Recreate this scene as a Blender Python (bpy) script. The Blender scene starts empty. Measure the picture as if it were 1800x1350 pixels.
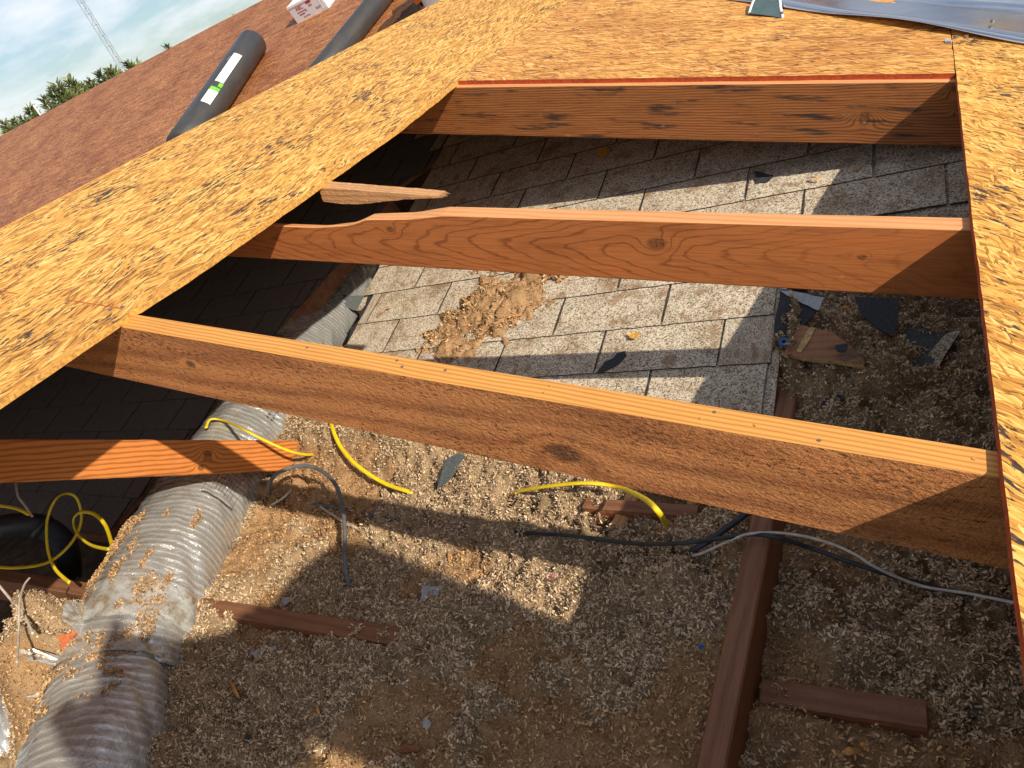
import bpy, math, random
import numpy as np
from mathutils import Vector, Matrix
random.seed(7); rng = np.random.default_rng(11)
scene = bpy.context.scene
COL = scene.collection
S = 0.56                                   # metres per survey unit (u); the lens is the origin of the survey

# ------------------------------------------------------------------ camera
CR = np.array([[0.84491618, 0.3952569, -0.36040065],
               [-0.04846077, -0.61443873, -0.78747482],
               [-0.53269897, 0.68281552, -0.49999477]])     # world -> (right, down, forward)
FPX = 1234.874
cd = bpy.data.cameras.new('camera'); cam = bpy.data.objects.new('camera', cd); COL.objects.link(cam)
cd.sensor_width = 36.0; cd.lens = 36.0 * FPX / 1800.0; cd.clip_start = 0.02; cd.clip_end = 5000
cam.matrix_world = Matrix(((CR[0][0], -CR[1][0], -CR[2][0], 0), (CR[0][1], -CR[1][1], -CR[2][1], 0),
                           (CR[0][2], -CR[1][2], -CR[2][2], 0), (0, 0, 0, 1)))
scene.camera = cam

# ------------------------------------------------------------------ sun, sky, exposure
SUN_TO = Vector((1.45, -0.50, 1.0)).normalized()            # direction towards the sun
sl = bpy.data.lights.new('sun', 'SUN'); sl.energy = 5.0; sl.angle = math.radians(0.6); sl.color = (1.0, 0.91, 0.77)
sun = bpy.data.objects.new('sun', sl); COL.objects.link(sun)
sun.rotation_euler = SUN_TO.to_track_quat('Z', 'Y').to_euler(); sun.location = (4, -3, 6)
world = bpy.data.worlds.new('World'); scene.world = world; world.use_nodes = True
wn = world.node_tree; wn.nodes.clear()
def wnode(t, **k):
    n = wn.nodes.new(t)
    for a, b in k.items(): setattr(n, a, b)
    return n
sky = wnode('ShaderNodeTexSky', sky_type='NISHITA', sun_disc=False)
sky.sun_elevation = math.asin(SUN_TO.z); sky.sun_rotation = math.atan2(SUN_TO.x, SUN_TO.y)
sky.air_density = 1.0; sky.dust_density = 1.0; sky.ozone_density = 2.5
tcw = wnode('ShaderNodeTexCoord'); sepw = wnode('ShaderNodeSeparateXYZ'); wn.links.new(tcw.outputs['Generated'], sepw.inputs[0])
zc = wnode('ShaderNodeMath', operation='MAXIMUM'); wn.links.new(sepw.outputs[2], zc.inputs[0]); zc.inputs[1].default_value = 0.0
za = wnode('ShaderNodeMath', operation='ADD'); wn.links.new(zc.outputs[0], za.inputs[0]); za.inputs[1].default_value = 0.22
cmbw = wnode('ShaderNodeCombineXYZ')
for i in (0, 1):
    d = wnode('ShaderNodeMath', operation='DIVIDE'); wn.links.new(sepw.outputs[i], d.inputs[0]); wn.links.new(za.outputs[0], d.inputs[1])
    wn.links.new(d.outputs[0], cmbw.inputs[i])
cn = wnode('ShaderNodeTexNoise'); cn.inputs['Scale'].default_value = 2.7; cn.inputs['Detail'].default_value = 7; cn.inputs['Roughness'].default_value = 0.55
cn.inputs['Distortion'].default_value = 0.35; wn.links.new(cmbw.outputs[0], cn.inputs['Vector'])
cr = wnode('ShaderNodeValToRGB'); cr.color_ramp.elements[0].position = 0.40; cr.color_ramp.elements[1].position = 0.74
wn.links.new(cn.outputs['Fac'], cr.inputs[0])
cm = wnode('ShaderNodeMix', data_type='RGBA'); wn.links.new(cr.outputs[0], cm.inputs[0]); wn.links.new(sky.outputs[0], cm.inputs[6]); cm.inputs[7].default_value = (9.2, 9.4, 9.8, 1)
bg = wnode('ShaderNodeBackground'); bg.inputs['Strength'].default_value = 0.102; wn.links.new(cm.outputs[2], bg.inputs[0])
wo = wnode('ShaderNodeOutputWorld'); wn.links.new(bg.outputs[0], wo.inputs[0])
vs = scene.view_settings; vs.view_transform = 'Standard'; vs.look = 'None'; vs.exposure = 0.15; vs.gamma = 1.0; vs.use_curve_mapping = False
scene.render.resolution_x = 1024; scene.render.resolution_y = 768
scene.cycles.max_bounces = 8; scene.cycles.diffuse_bounces = 4

# ------------------------------------------------------------------ survey helpers (u)
ROOF_A = 0.242193; TA = math.tan(ROOF_A); H0 = 1 / math.cos(ROOF_A)   # new low-slope roof: z = -H0 - TA*x
TB = 0.28; Z0 = -2.27                                                  # old main roof:      z = Z0 + TB*y
def ray(px, py):
    c = np.array([px - 900, py - 675, FPX]); c /= np.linalg.norm(c); return CR.T @ c
def z_new(x): return -H0 - TA * x
def z_old(y): return Z0 + TB * y
def p_new(px, py, off=0.0):
    r = ray(px, py); return r * ((-H0 + off) / (r[2] + TA * r[0]))
def p_old(px, py, off=0.0):
    r = ray(px, py); return r * ((Z0 + off) / (r[2] - TB * r[1]))
def p_z(px, py, z): r = ray(px, py); return r * z / r[2]
def p_y(px, py, y): r = ray(px, py); return r * y / r[1]
def p_d(px, py, d): r = ray(px, py); return r * d
def m(p): return Vector((float(p[0]) * S, float(p[1]) * S, float(p[2]) * S))

# ------------------------------------------------------------------ value noise
TAB = rng.random((256, 256))
def vn(x, y):
    xi = np.floor(x).astype(int); yi = np.floor(y).astype(int); fx = x - xi; fy = y - yi
    fx = fx * fx * (3 - 2 * fx); fy = fy * fy * (3 - 2 * fy)
    a = TAB[xi & 255, yi & 255]; b = TAB[(xi + 1) & 255, yi & 255]; c = TAB[xi & 255, (yi + 1) & 255]; d = TAB[(xi + 1) & 255, (yi + 1) & 255]
    return (a * (1 - fx) + b * fx) * (1 - fy) + (c * (1 - fx) + d * fx) * fy
def fbm(x, y, f, o=4, g=0.5):
    s = 0; a = 1; t = 0
    for i in range(o):
        s = s + a * vn(np.asarray(x) * f + 17.3 * i, np.asarray(y) * f + 9.1 * i); t += a; a *= g; f *= 2.03
    return s / t
def worley(x, y, f):
    x = np.asarray(x) * f; y = np.asarray(y) * f; xi = np.floor(x).astype(int); yi = np.floor(y).astype(int); d = np.full(x.shape, 9.0)
    for i in (-1, 0, 1):
        for j in (-1, 0, 1):
            a = (xi + i) & 255; b = (yi + j) & 255
            d = np.minimum(d, (xi + i + TAB[a, b] - x) ** 2 + (yi + j + TAB[b, (a + 77) & 255] - y) ** 2)
    return np.sqrt(d)
def sstep(a, b, x):
    t = np.clip((np.asarray(x) - a) / (b - a), 0, 1); return t * t * (3 - 2 * t)

# ------------------------------------------------------------------ objects
WM = {}
def link(o, M, parent):
    COL.objects.link(o)
    if parent is not None:
        o.parent = parent; o.matrix_basis = WM[parent.name].inverted() @ M
    else: o.matrix_basis = M
    WM[o.name] = M
    return o
def tag(o, label=None, cat=None, group=None, kind=None):
    if label: o['label'] = label
    if cat: o['category'] = cat
    if group: o['group'] = group
    if kind: o['kind'] = kind
    return o
def empty(name, loc, label=None, cat=None, group=None, kind=None):
    o = bpy.data.objects.new(name, None); o.empty_display_size = 0.05
    link(o, Matrix.Translation(loc), None); return tag(o, label, cat, group, kind)
def mesh(name, verts, faces, mats, smooth=False, midx=None, cols=None):
    me = bpy.data.meshes.new(name)
    me.from_pydata([tuple(map(float, v)) for v in verts], [], [tuple(int(i) for i in f) for f in faces])
    for mt in (mats if isinstance(mats, (list, tuple)) else [mats]): me.materials.append(mt)
    if midx is not None: me.polygons.foreach_set('material_index', midx)
    if smooth: me.polygons.foreach_set('use_smooth', [True] * len(me.polygons))
    if cols is not None:
        ca = me.color_attributes.new('Col', 'FLOAT_COLOR', 'POINT'); ca.data.foreach_set('color', np.asarray(cols, dtype=np.float32).ravel())
    me.update(); return me
def npmesh(name, V, F, mats, smooth=False, cols=None):       # fast path: V (n,3), F (k,3|4) numpy
    me = bpy.data.meshes.new(name); n = len(V); k, w = F.shape
    me.vertices.add(n); me.vertices.foreach_set('co', np.asarray(V, np.float32).ravel())
    me.loops.add(k * w); me.loops.foreach_set('vertex_index', F.astype(np.int32).ravel())
    me.polygons.add(k); me.polygons.foreach_set('loop_start', np.arange(0, k * w, w, dtype=np.int32))
    me.materials.append(mats); me.update(calc_edges=True)
    if smooth: me.polygons.foreach_set('use_smooth', np.ones(k, bool))
    if cols is not None:
        ca = me.color_attributes.new('Col', 'FLOAT_COLOR', 'POINT'); ca.data.foreach_set('color', np.asarray(cols, dtype=np.float32).ravel())
    return me
def obj(name, me, M=None, parent=None):
    return link(bpy.data.objects.new(name, me), M if M is not None else Matrix.Identity(4), parent)
def world_obj(name, verts, faces, mats, parent=None, smooth=False, midx=None, cols=None, base=None):
    """verts in metres, world space; origin is set to the thing's base"""
    V = np.array([tuple(v) for v in verts], float)
    if base is None: base = Vector((V[:, 0].mean(), V[:, 1].mean(), V[:, 2].min()))
    b = np.array(base)
    return obj(name, mesh(name, V - b, faces, mats, smooth, midx, cols), Matrix.Translation(base), parent)
def frame(o, x, y, z):
    return Matrix(((x[0], y[0], z[0], o[0]), (x[1], y[1], z[1], o[1]), (x[2], y[2], z[2], o[2]), (0, 0, 0, 1)))

def tube_geo(pts, rad, seg=8, flat=1.0, updir=None, caps=True, radii=None):
    P = [Vector(p) for p in pts]; V = []; F = []; n = len(P)
    up = Vector(updir) if updir is not None else Vector((0, 0, 1))
    prev = None
    for i, p in enumerate(P):
        t = (P[min(i + 1, n - 1)] - P[max(i - 1, 0)]).normalized()
        if prev is None:
            a = t.cross(up)
            if a.length < 1e-4: a = t.cross(Vector((1, 0, 0)))
        else: a = prev - t * prev.dot(t)
        a.normalize(); b = a.cross(t).normalized(); prev = a
        r = radii[i] if radii is not None else rad
        for k in range(seg):
            th = 2 * math.pi * k / seg
            V.append(p + a * (r * math.cos(th)) + b * (r * flat * math.sin(th)))
    for i in range(n - 1):
        for k in range(seg):
            F.append((i * seg + k, i * seg + (k + 1) % seg, (i + 1) * seg + (k + 1) % seg, (i + 1) * seg + k))
    if caps:
        F.append(tuple(reversed(range(seg)))); F.append(tuple((n - 1) * seg + k for k in range(seg)))
    return V, F
def spline(pts, n=8):
    P = [Vector(p) for p in pts]; out = []
    for i in range(len(P) - 1):
        p0 = P[max(i - 1, 0)]; p1 = P[i]; p2 = P[i + 1]; p3 = P[min(i + 2, len(P) - 1)]
        for k in range(n):
            t = k / n
            out.append(0.5 * ((2 * p1) + (p2 - p0) * t + (2 * p0 - 5 * p1 + 4 * p2 - p3) * t * t + (3 * p1 - p0 - 3 * p2 + p3) * t ** 3))
    out.append(P[-1]); return out

# ------------------------------------------------------------------ shader expression builder
class E:
    def __init__(s, g, k): s.g = g; s.k = k
    def _m(s, op, o=None, o2=None): return s.g.math(op, s, o, o2)
    def __add__(s, o): return s._m('ADD', o)
    __radd__ = __add__
    def __sub__(s, o): return s._m('SUBTRACT', o)
    def __rsub__(s, o): return s.g.math('SUBTRACT', o, s)
    def __mul__(s, o): return s._m('MULTIPLY', o)
    __rmul__ = __mul__
    def __truediv__(s, o): return s._m('DIVIDE', o)
    def __pow__(s, o): return s._m('POWER', o)
    def sin(s): return s._m('SINE')
    def sqrt(s): return s._m('SQRT')
    def abs(s): return s._m('ABSOLUTE')
    def fract(s): return s._m('FRACT')
    def gt(s, o): return s._m('GREATER_THAN', o)
    def lt(s, o): return s._m('LESS_THAN', o)
    def min(s, o): return s._m('MINIMUM', o)
    def max(s, o): return s._m('MAXIMUM', o)
class Mat:
    def __init__(s, name, rough=0.7, metal=0.0, spec=0.5):
        s.mat = bpy.data.materials.new(name); s.mat.use_nodes = True; s.nt = s.mat.node_tree; s.nt.nodes.clear()
        s.out = s.nt.nodes.new('ShaderNodeOutputMaterial'); s.b = s.nt.nodes.new('ShaderNodeBsdfPrincipled')
        s.nt.links.new(s.b.outputs[0], s.out.inputs[0])
        s.b.inputs['Roughness'].default_value = rough; s.b.inputs['Metallic'].default_value = metal; s.b.inputs['Specular IOR Level'].default_value = spec
        t = s.nt.nodes.new('ShaderNodeTexCoord'); s.vec = t.outputs['Object']
        sp = s.nt.nodes.new('ShaderNodeSeparateXYZ'); s.nt.links.new(s.vec, sp.inputs[0]); s.x, s.y, s.z = [E(s, o) for o in sp.outputs]
    def put(s, inp, v):
        if isinstance(v, E): s.nt.links.new(v.k, inp)
        elif hasattr(v, 'is_output'): s.nt.links.new(v, inp)
        elif isinstance(v, (tuple, list)) and len(v) == 3 and inp.type == 'RGBA': inp.default_value = (*v, 1)
        else: inp.default_value = v
    def math(s, op, a, b=None, c=None):
        n = s.nt.nodes.new('ShaderNodeMath'); n.operation = op
        for i, v in enumerate((a, b, c)):
            if v is not None: s.put(n.inputs[i], v)
        return E(s, n.outputs[0])
    def comb(s, x, y, z=0.0):
        n = s.nt.nodes.new('ShaderNodeCombineXYZ')
        for i, v in enumerate((x, y, z)): s.put(n.inputs[i], v)
        return n.outputs[0]
    def noise(s, v, scale, detail=2.0, rough=0.5, dist=0.0):
        n = s.nt.nodes.new('ShaderNodeTexNoise'); s.put(n.inputs['Vector'], v); n.inputs['Scale'].default_value = scale
        n.inputs['Detail'].default_value = detail; n.inputs['Roughness'].default_value = rough; n.inputs['Distortion'].default_value = dist
        return E(s, n.outputs['Fac'])
    def vor(s, v, scale, feature='F1', rand=1.0, dims='3D'):
        n = s.nt.nodes.new('ShaderNodeTexVoronoi'); n.feature = feature; n.voronoi_dimensions = dims; s.put(n.inputs['Vector'], v)
        n.inputs['Scale'].default_value = scale; n.inputs['Randomness'].default_value = rand; return n
    def sepc(s, c):
        n = s.nt.nodes.new('ShaderNodeSeparateColor'); s.put(n.inputs[0], c); return [E(s, o) for o in n.outputs]
    def ramp(s, f, stops, interp='LINEAR'):
        n = s.nt.nodes.new('ShaderNodeValToRGB'); r = n.color_ramp; r.interpolation = interp; s.put(n.inputs[0], f)
        while len(r.elements) < len(stops): r.elements.new(0.5)
        for e, (p, c) in zip(r.elements, stops):
            e.position = p; e.color = (*c, 1) if isinstance(c, (tuple, list)) else (c, c, c, 1)
        return n.outputs[0]
    def rampf(s, f, a, b):
        n = s.nt.nodes.new('ShaderNodeMapRange'); n.interpolation_type = 'SMOOTHSTEP'; s.put(n.inputs[0], f)
        n.inputs[1].default_value = a; n.inputs[2].default_value = b; return E(s, n.outputs[0])
    def mix(s, a, b, f, blend='MIX'):
        n = s.nt.nodes.new('ShaderNodeMix'); n.data_type = 'RGBA'; n.blend_type = blend
        s.put(n.inputs[0], f); s.put(n.inputs[6], a); s.put(n.inputs[7], b); return n.outputs[2]
    def attr(s, name='Col'):
        n = s.nt.nodes.new('ShaderNodeAttribute'); n.attribute_name = name; return n
    def rnd(s):
        n = s.nt.nodes.new('ShaderNodeObjectInfo'); return E(s, n.outputs['Random'])
    def bump(s, h, strength=0.5, dist=0.002):
        n = s.nt.nodes.new('ShaderNodeBump'); n.inputs['Strength'].default_value = strength; n.inputs['Distance'].default_value = dist
        s.put(n.inputs['Height'], h); s.nt.links.new(n.outputs[0], s.b.inputs['Normal'])
    def color(s, c): s.put(s.b.inputs['Base Color'], c)
    def rough(s, r): s.put(s.b.inputs['Roughness'], r)
def plain(name, c, rough=0.6, metal=0.0, var=0.12, scale=40, bump=0.0, spec=0.5):
    g = Mat(name, rough, metal, spec); f = g.noise(g.vec, scale, 4, 0.6)
    g.color(g.mix(tuple(v * (1 - var) for v in c), tuple(min(1, v * (1 + var)) for v in c), g.rampf(f, 0.3, 0.7)))
    if bump: g.bump(f, bump, 0.002)
    return g.mat

def osb(name, tint, dark=1.0, off=0.0, pal=None, warp=0.05, flecks=1.0, turn=0.0, streak=0.0, sz=0.85):
    """oriented strand board: local x runs along the strands, z is the sheet's normal"""
    g = Mat(name, 0.62, 0.0, 0.35)
    c0, s0 = math.cos(turn), math.sin(turn)
    x = g.x * c0 + g.y * s0 + off; y = g.y * c0 - g.x * s0 + off * 0.7
    base = g.comb(x, y, 0.0)
    wx = g.noise(base, 3.1, 2) - 0.5; wy = g.noise(g.comb(x + 31.0, y, 0.0), 3.1, 2) - 0.5
    wf = g.noise(base, 14.0, 2) - 0.5
    pal = pal or [(0.0, (0.20, 0.080, 0.018)), (0.25, (0.44, 0.205, 0.042)), (0.5, (0.64, 0.345, 0.072)), (0.75, (0.78, 0.485, 0.125)), (1.0, (0.90, 0.66, 0.26))]
    col = None; edge = None
    for i, (ang, L, W, cover) in enumerate(((0.05, 0.085, 0.0095, -1), (-0.17, 0.065, 0.0065, 0.45), (0.24, 0.055, 0.006, 0.55), (-0.6, 0.04, 0.006, 0.80))):
        c, s_ = math.cos(ang), math.sin(ang); L *= sz; W *= sz
        u = (x * c + y * s_ + wx * warp * 1.2) * (1 / L) + 3.7 * i; v = (y * c - x * s_ + wy * warp + wf * 0.016) * (1 / W) + 5.1 * i
        vo = g.vor(g.comb(u, v, 0.0), 1.0, 'F1', 1.0, '2D'); r, gg, bb = g.sepc(vo.outputs['Color'])
        fib = g.noise(g.comb(u * 1.3 + bb * 9.0, v * 3.2, 0.0), 1.0, 3, 0.7)
        tone = gg * 0.72 + fib * 1.10 - 0.37
        line = g.rampf(E(g, vo.outputs['Distance']), 0.80, 0.55)
        if col is None: col = tone; edge = line
        else:
            msk = r.gt(cover); col = col * (1 - msk) + tone * msk; edge = edge * (1 - msk) + line * msk
    med = g.noise(g.comb((x + wx * warp) * 7, (y + wy * warp) * 34, 0.0), 1.0, 3, 0.6)
    col = col + (med - 0.5) * (0.55 + streak)
    if streak: col = col + (g.noise(g.comb(x * 2.2, y * 16, 0.0), 1.0, 5, 0.68) - 0.5) * streak * 1.6
    col = g.ramp(col, pal)
    col = g.mix(col, g.mix(col, (0.34, 0.24, 0.17), 1.0, 'MULTIPLY'), (1 - edge) * 0.95)
    # dark torn flecks between strands
    clus = g.noise(base, 6.0, 3, 0.6); fl = g.noise(g.comb((x + wx * warp) * 30, (y + wy * warp + wf * 0.016) * 112, 0.0), 1.0, 4, 0.66)
    th = 0.636 - 0.040 * flecks
    fm = g.rampf(fl + (clus - 0.5) * 0.55, th, th + 0.035)
    col = g.mix(col, (0.030, 0.026, 0.032), fm * 0.93)
    big = g.noise(base, 1.7, 3)
    col = g.mix(col, tint, 1.0, 'MULTIPLY')
    col = g.mix(col, g.mix(col, (0.66, 0.53, 0.45), 1.0, 'MULTIPLY'), g.rampf(big, 0.42, 0.72) * dark)
    g.color(col)
    g.bump(edge * 0.6 - fm * 1.2 + g.noise(g.comb(x * 60, y * 260, 0.0), 1.0, 2) * 0.5, 0.55, 0.0012)
    return g.mat

def lumber_mat(name, light, darkc, freq=70.0, y0=0.02, z0=-0.06, k=0.0, wob=0.012, knots=(), contrast=0.6, stain=0.0, stainc=(0.05, 0.03, 0.02), roughbump=0.0, sharp=2.5, off=0.0, saw=0.0, fuzz=0.3, pale=0.0, fade=None, pits=0.0):
    g = Mat(name, 0.62, 0.0, 0.3); x = g.x + off
    wv = g.noise(g.comb(x * 2.2, g.y * 7, g.z * 9), 1.0, 3, 0.5) - 0.5
    wv2 = g.noise(g.comb(x * 9, g.y * 20, g.z * 32), 1.0, 3, 0.5) - 0.5
    cy = g.y - y0; cz = g.z - z0 + wv * wob
    r = ((cy * cy + cz * cz).sqrt() + g.x * k + wv2 * wob * 0.35) * freq
    kc = None
    for kx, kz, ks in knots:
        dx = (g.x - kx) / (ks * 1.5); dz = (g.z - kz) / ks; d2 = dx * dx + dz * dz
        e = g.math('POWER', 2.718, d2 * (-0.5)); r = r + e * (ks * freq * 2.2)
        q = g.rampf(d2.sqrt() + wv2 * 0.9, 0.85, 0.35); kc = q if kc is None else kc.max(q)
    ring = g.math('POWER', (r * 6.2832).sin() * 0.5 + 0.5, sharp)
    if fade: ring = ring * (1 - g.rampf(g.x + wv * 0.3, fade[0], fade[1]) * fade[2]) * (1 - g.rampf(g.noise(g.comb(x * 2.6, 0.0, g.z * 12), 1.0, 2), 0.5, 0.7) * 0.6)
    fib = g.noise(g.comb(x * 9, g.y * 330, g.z * 330), 1.0, 3, 0.6)
    big = g.noise(g.comb(x * 3.0, g.y * 8, g.z * 13), 1.0, 4, 0.55)
    col = g.mix(light, darkc, ring * contrast)
    col = g.mix(col, g.mix(col, (0.55, 0.47, 0.42), 1.0, 'MULTIPLY'), g.rampf(fib, 0.40, 0.75) * fuzz)
    col = g.mix(col, g.mix(col, (1.25, 1.15, 1.05), 1.0, 'MULTIPLY'), g.rampf(big, 0.5, 0.8) * 0.7)
    col = g.mix(col, g.mix(col, (0.68, 0.6, 0.55), 1.0, 'MULTIPLY'), g.rampf(big, 0.48, 0.22) * 0.8)
    if stain:
        sm = g.noise(g.comb(x * 6 + 7.7, g.y * 10, g.z * 55), 1.0, 5, 0.62)
        col = g.mix(col, stainc, g.rampf(sm, 0.52, 0.66) * stain)
    if pale:
        sp = g.noise(g.comb(x * 14 + 3.3, g.y * 20, g.z * 30), 1.0, 5, 0.7)
        col = g.mix(col, (0.62, 0.42, 0.27), g.rampf(sp, 0.62, 0.76) * pale)
    if kc is not None:
        kn = g.noise(g.vec, 260, 3, 0.6)
        col = g.mix(col, g.mix((0.20, 0.075, 0.025), (0.025, 0.012, 0.008), g.rampf(kn, 0.50, 0.60)), kc * 0.85)
    if pits:
        pn = g.noise(g.comb(x * 85 + g.z * 70, g.y * 160, g.z * 210 - x * 12), 1.0, 4, 0.72); pl = g.noise(g.comb(x * 5 + 2.0, g.y * 10, g.z * 16), 1.0, 3, 0.6)
        pm = g.rampf(pn + (pl - 0.5) * 0.35, 0.53, 0.66); col = g.mix(col, (0.085, 0.030, 0.014), pm * pits)
        col = g.mix(col, (0.88, 0.41, 0.16), g.rampf(pn + (pl - 0.5) * 0.2, 0.46, 0.34) * pits * 0.7)
    specks = g.noise(g.vec, 420, 2, 0.5); col = g.mix(col, (0.75, 0.45, 0.18), g.rampf(specks, 0.70, 0.74) * 0.6)
    g.color(col)
    h = ring * 0.25 + fib * 0.5
    if roughbump:
        rb = g.noise(g.comb(x * 120 + g.z * 60, g.y * 220, g.z * 190), 1.0, 4, 0.7); h = h + rb * roughbump * 4.0
    if saw:
        sw = g.noise(g.comb((x * 0.30 + g.z) * 22, (x - g.z * 0.30) * 420, 0.0), 1.0, 3, 0.6) * g.rampf(big, 0.35, 0.65); h = h + sw * saw * 2.0
    g.bump(h, 0.75 + 0.2 * roughbump, 0.0009 + 0.0042 * roughbump)
    return g.mat

# ------------------------------------------------------------------ materials
OSB_STRIP = osb('osb_ridge_strip', (1.0, 0.92, 0.80), 0.35, 0.0, warp=0.05, flecks=1.0)
OSB_TOP = osb('osb_upper_sheet', (0.93, 0.78, 0.74), 0.6, 3.1, warp=0.07, flecks=0.25, turn=1.45)
OSB_RIGHT = osb('osb_right_sheet', (1.0, 0.90, 0.76), 0.3, 7.7, warp=0.12, flecks=1.1, turn=0.9, sz=0.62)
OSB_PLAIN = osb('osb_far_sheet', (0.95, 0.86, 0.75), 0.4, 12.3)
BROWNPAL = [(0.0, (0.14, 0.050, 0.020)), (0.3, (0.29, 0.112, 0.040)), (0.6, (0.40, 0.168, 0.064)), (0.85, (0.50, 0.235, 0.092)), (1.0, (0.60, 0.30, 0.12))]
OSB_BROWN = osb('osb_weathered', (0.98, 0.90, 0.82), 0.9, 21.0, pal=BROWNPAL, flecks=0.1, streak=0.75)
R1M = lumber_mat('fir_stained', (0.40, 0.145, 0.042), (0.13, 0.042, 0.013), freq=150, z0=0.30, k=0.012, wob=0.022, knots=((1.775, -0.075, 0.016), (1.945, -0.016, 0.013), (1.96, -0.062, 0.007)), contrast=0.75, stain=0.95, stainc=(0.038, 0.026, 0.020), sharp=2.2, pale=0.7, fuzz=0.8)
R2M = lumber_mat('fir_cathedral', (0.46, 0.150, 0.042), (0.20, 0.056, 0.016), freq=74, y0=0.022, z0=-0.062, k=-0.20, wob=0.075, knots=((1.47, -0.046, 0.017), (0.93, -0.036, 0.010), (1.80, -0.055, 0.007)), contrast=0.75, sharp=13.0, fuzz=0.6, pale=0.35, stain=0.3, stainc=(0.16, 0.05, 0.015), fade=(1.50, 1.75, 0.55))
R3M = lumber_mat('fir_rough_sawn', (0.82, 0.325, 0.105), (0.42, 0.135, 0.042), freq=26, y0=-0.03, z0=-0.02, k=0.06, wob=0.05, knots=((1.47, -0.092, 0.024), (0.80, -0.06, 0.010)), contrast=0.65, roughbump=1.0, sharp=1.6, saw=0.9, fuzz=0.4, pits=0.75, stain=0.25, stainc=(0.09, 0.045, 0.02))
R3TOP = lumber_mat('fir_fresh_edge', (0.66, 0.31, 0.075), (0.40, 0.15, 0.028), freq=240, y0=-0.3, z0=-0.5, k=0.01, wob=0.01, contrast=0.75, sharp=2.0, fuzz=0.15)
TOPM = lumber_mat('fir_pale_edge', (0.66, 0.31, 0.125), (0.44, 0.165, 0.055), freq=120, y0=-0.3, z0=-0.5, k=0.02, wob=0.015, contrast=0.5, sharp=2.0, fuzz=0.15)
BRACEM = lumber_mat('fir_orange_brace', (0.60, 0.21, 0.048), (0.30, 0.08, 0.014), freq=95, y0=0.05, z0=0.06, k=0.05, wob=0.035, knots=((0.535, -0.035, 0.013), (0.515, -0.07, 0.008)), contrast=0.85, sharp=2.5, fuzz=0.2)
JOISTM = lumber_mat('fir_old_dark', (0.27, 0.105, 0.045), (0.15, 0.05, 0.022), freq=90, y0=-0.2, z0=-0.4, k=0.02, wob=0.02, contrast=0.6, fuzz=0.45, sharp=2.0, pale=0.12)
JOISTT = lumber_mat('fir_old_top', (0.26, 0.12, 0.062), (0.16, 0.066, 0.034), freq=80, y0=-0.25, z0=-0.4, k=0.02, wob=0.02, contrast=0.55, fuzz=0.5, sharp=2.0, pale=0.2)
SPLITM = lumber_mat('fir_split', (0.66, 0.36, 0.16), (0.44, 0.19, 0.06), freq=120, y0=-0.2, z0=0.2, k=0.02, wob=0.03, contrast=0.6, fuzz=0.35, roughbump=0.5)
RED = plain('red_edge_paint', (0.42, 0.062, 0.012), 0.7, var=0.25, scale=120, bump=0.3)
CUT = plain('osb_cut_edge', (0.60, 0.30, 0.065), 0.8, var=0.35, scale=170, bump=0.6)
BLACKFELT = plain('black_felt', (0.028, 0.030, 0.034), 0.75, var=0.35, scale=220, bump=0.3)
GREYFELT = plain('grey_felt', (0.085, 0.095, 0.095), 0.8, var=0.3, scale=160, bump=0.3)

def shingle_mat(name, dirt=0.5):
    g = Mat(name, 0.9, 0, 0.2); r = g.rnd(); off = g.comb(g.x + r * 37.0, g.y + r * 11.0, g.z)
    v = g.vor(off, 330); a, b, c = g.sepc(v.outputs['Color'])
    col = g.ramp(a * 0.75 + g.noise(off, 620, 2) * 0.25, [(0.0, (0.05, 0.040, 0.030)), (0.2, (0.19, 0.150, 0.105)), (0.40, (0.50, 0.41, 0.29)), (0.70, (0.67, 0.57, 0.43)), (1.0, (0.84, 0.76, 0.62))])
    wear = g.noise(off, 9, 4, 0.6); col = g.mix(col, g.mix(col, (0.55, 0.46, 0.38), 1.0, 'MULTIPLY'), g.rampf(wear, 0.45, 0.75) * 0.8)
    d = g.noise(off, 16, 5, 0.62); col = g.mix(col, (0.27, 0.155, 0.070), g.rampf(d, 0.55 - 0.02 * dirt, 0.66) * 0.85 * dirt)
    g.color(col); g.bump(a + g.noise(off, 500, 2) * 0.6, 0.8, 0.0016); return g.mat
SHING = shingle_mat('asphalt_shingle', 0.8)
CORE = plain('asphalt_core', (0.050, 0.034, 0.022), 0.9, var=0.4, scale=120)
SHDARK = plain('dark_shingle', (0.13, 0.118, 0.112), 0.9, var=0.6, scale=330, bump=0.5)  # darker tone for the tabs and course left of the duct slot

g = Mat('loose_fill_base', 0.95, 0, 0.1)
att = g.attr(); g.color(g.mix(att.outputs['Color'], g.mix(att.outputs['Color'], (0.55, 0.5, 0.45), 1.0, 'MULTIPLY'), g.rampf(g.noise(g.vec, 300, 4, 0.7), 0.4, 0.7)))
g.bump(g.noise(g.vec, 300, 5, 0.75), 1.0, 0.005); FILL = g.mat
g = Mat('loose_fill_flake', 0.9, 0, 0.15); g.color(g.attr().outputs['Color']); FLAKE = g.mat

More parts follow.
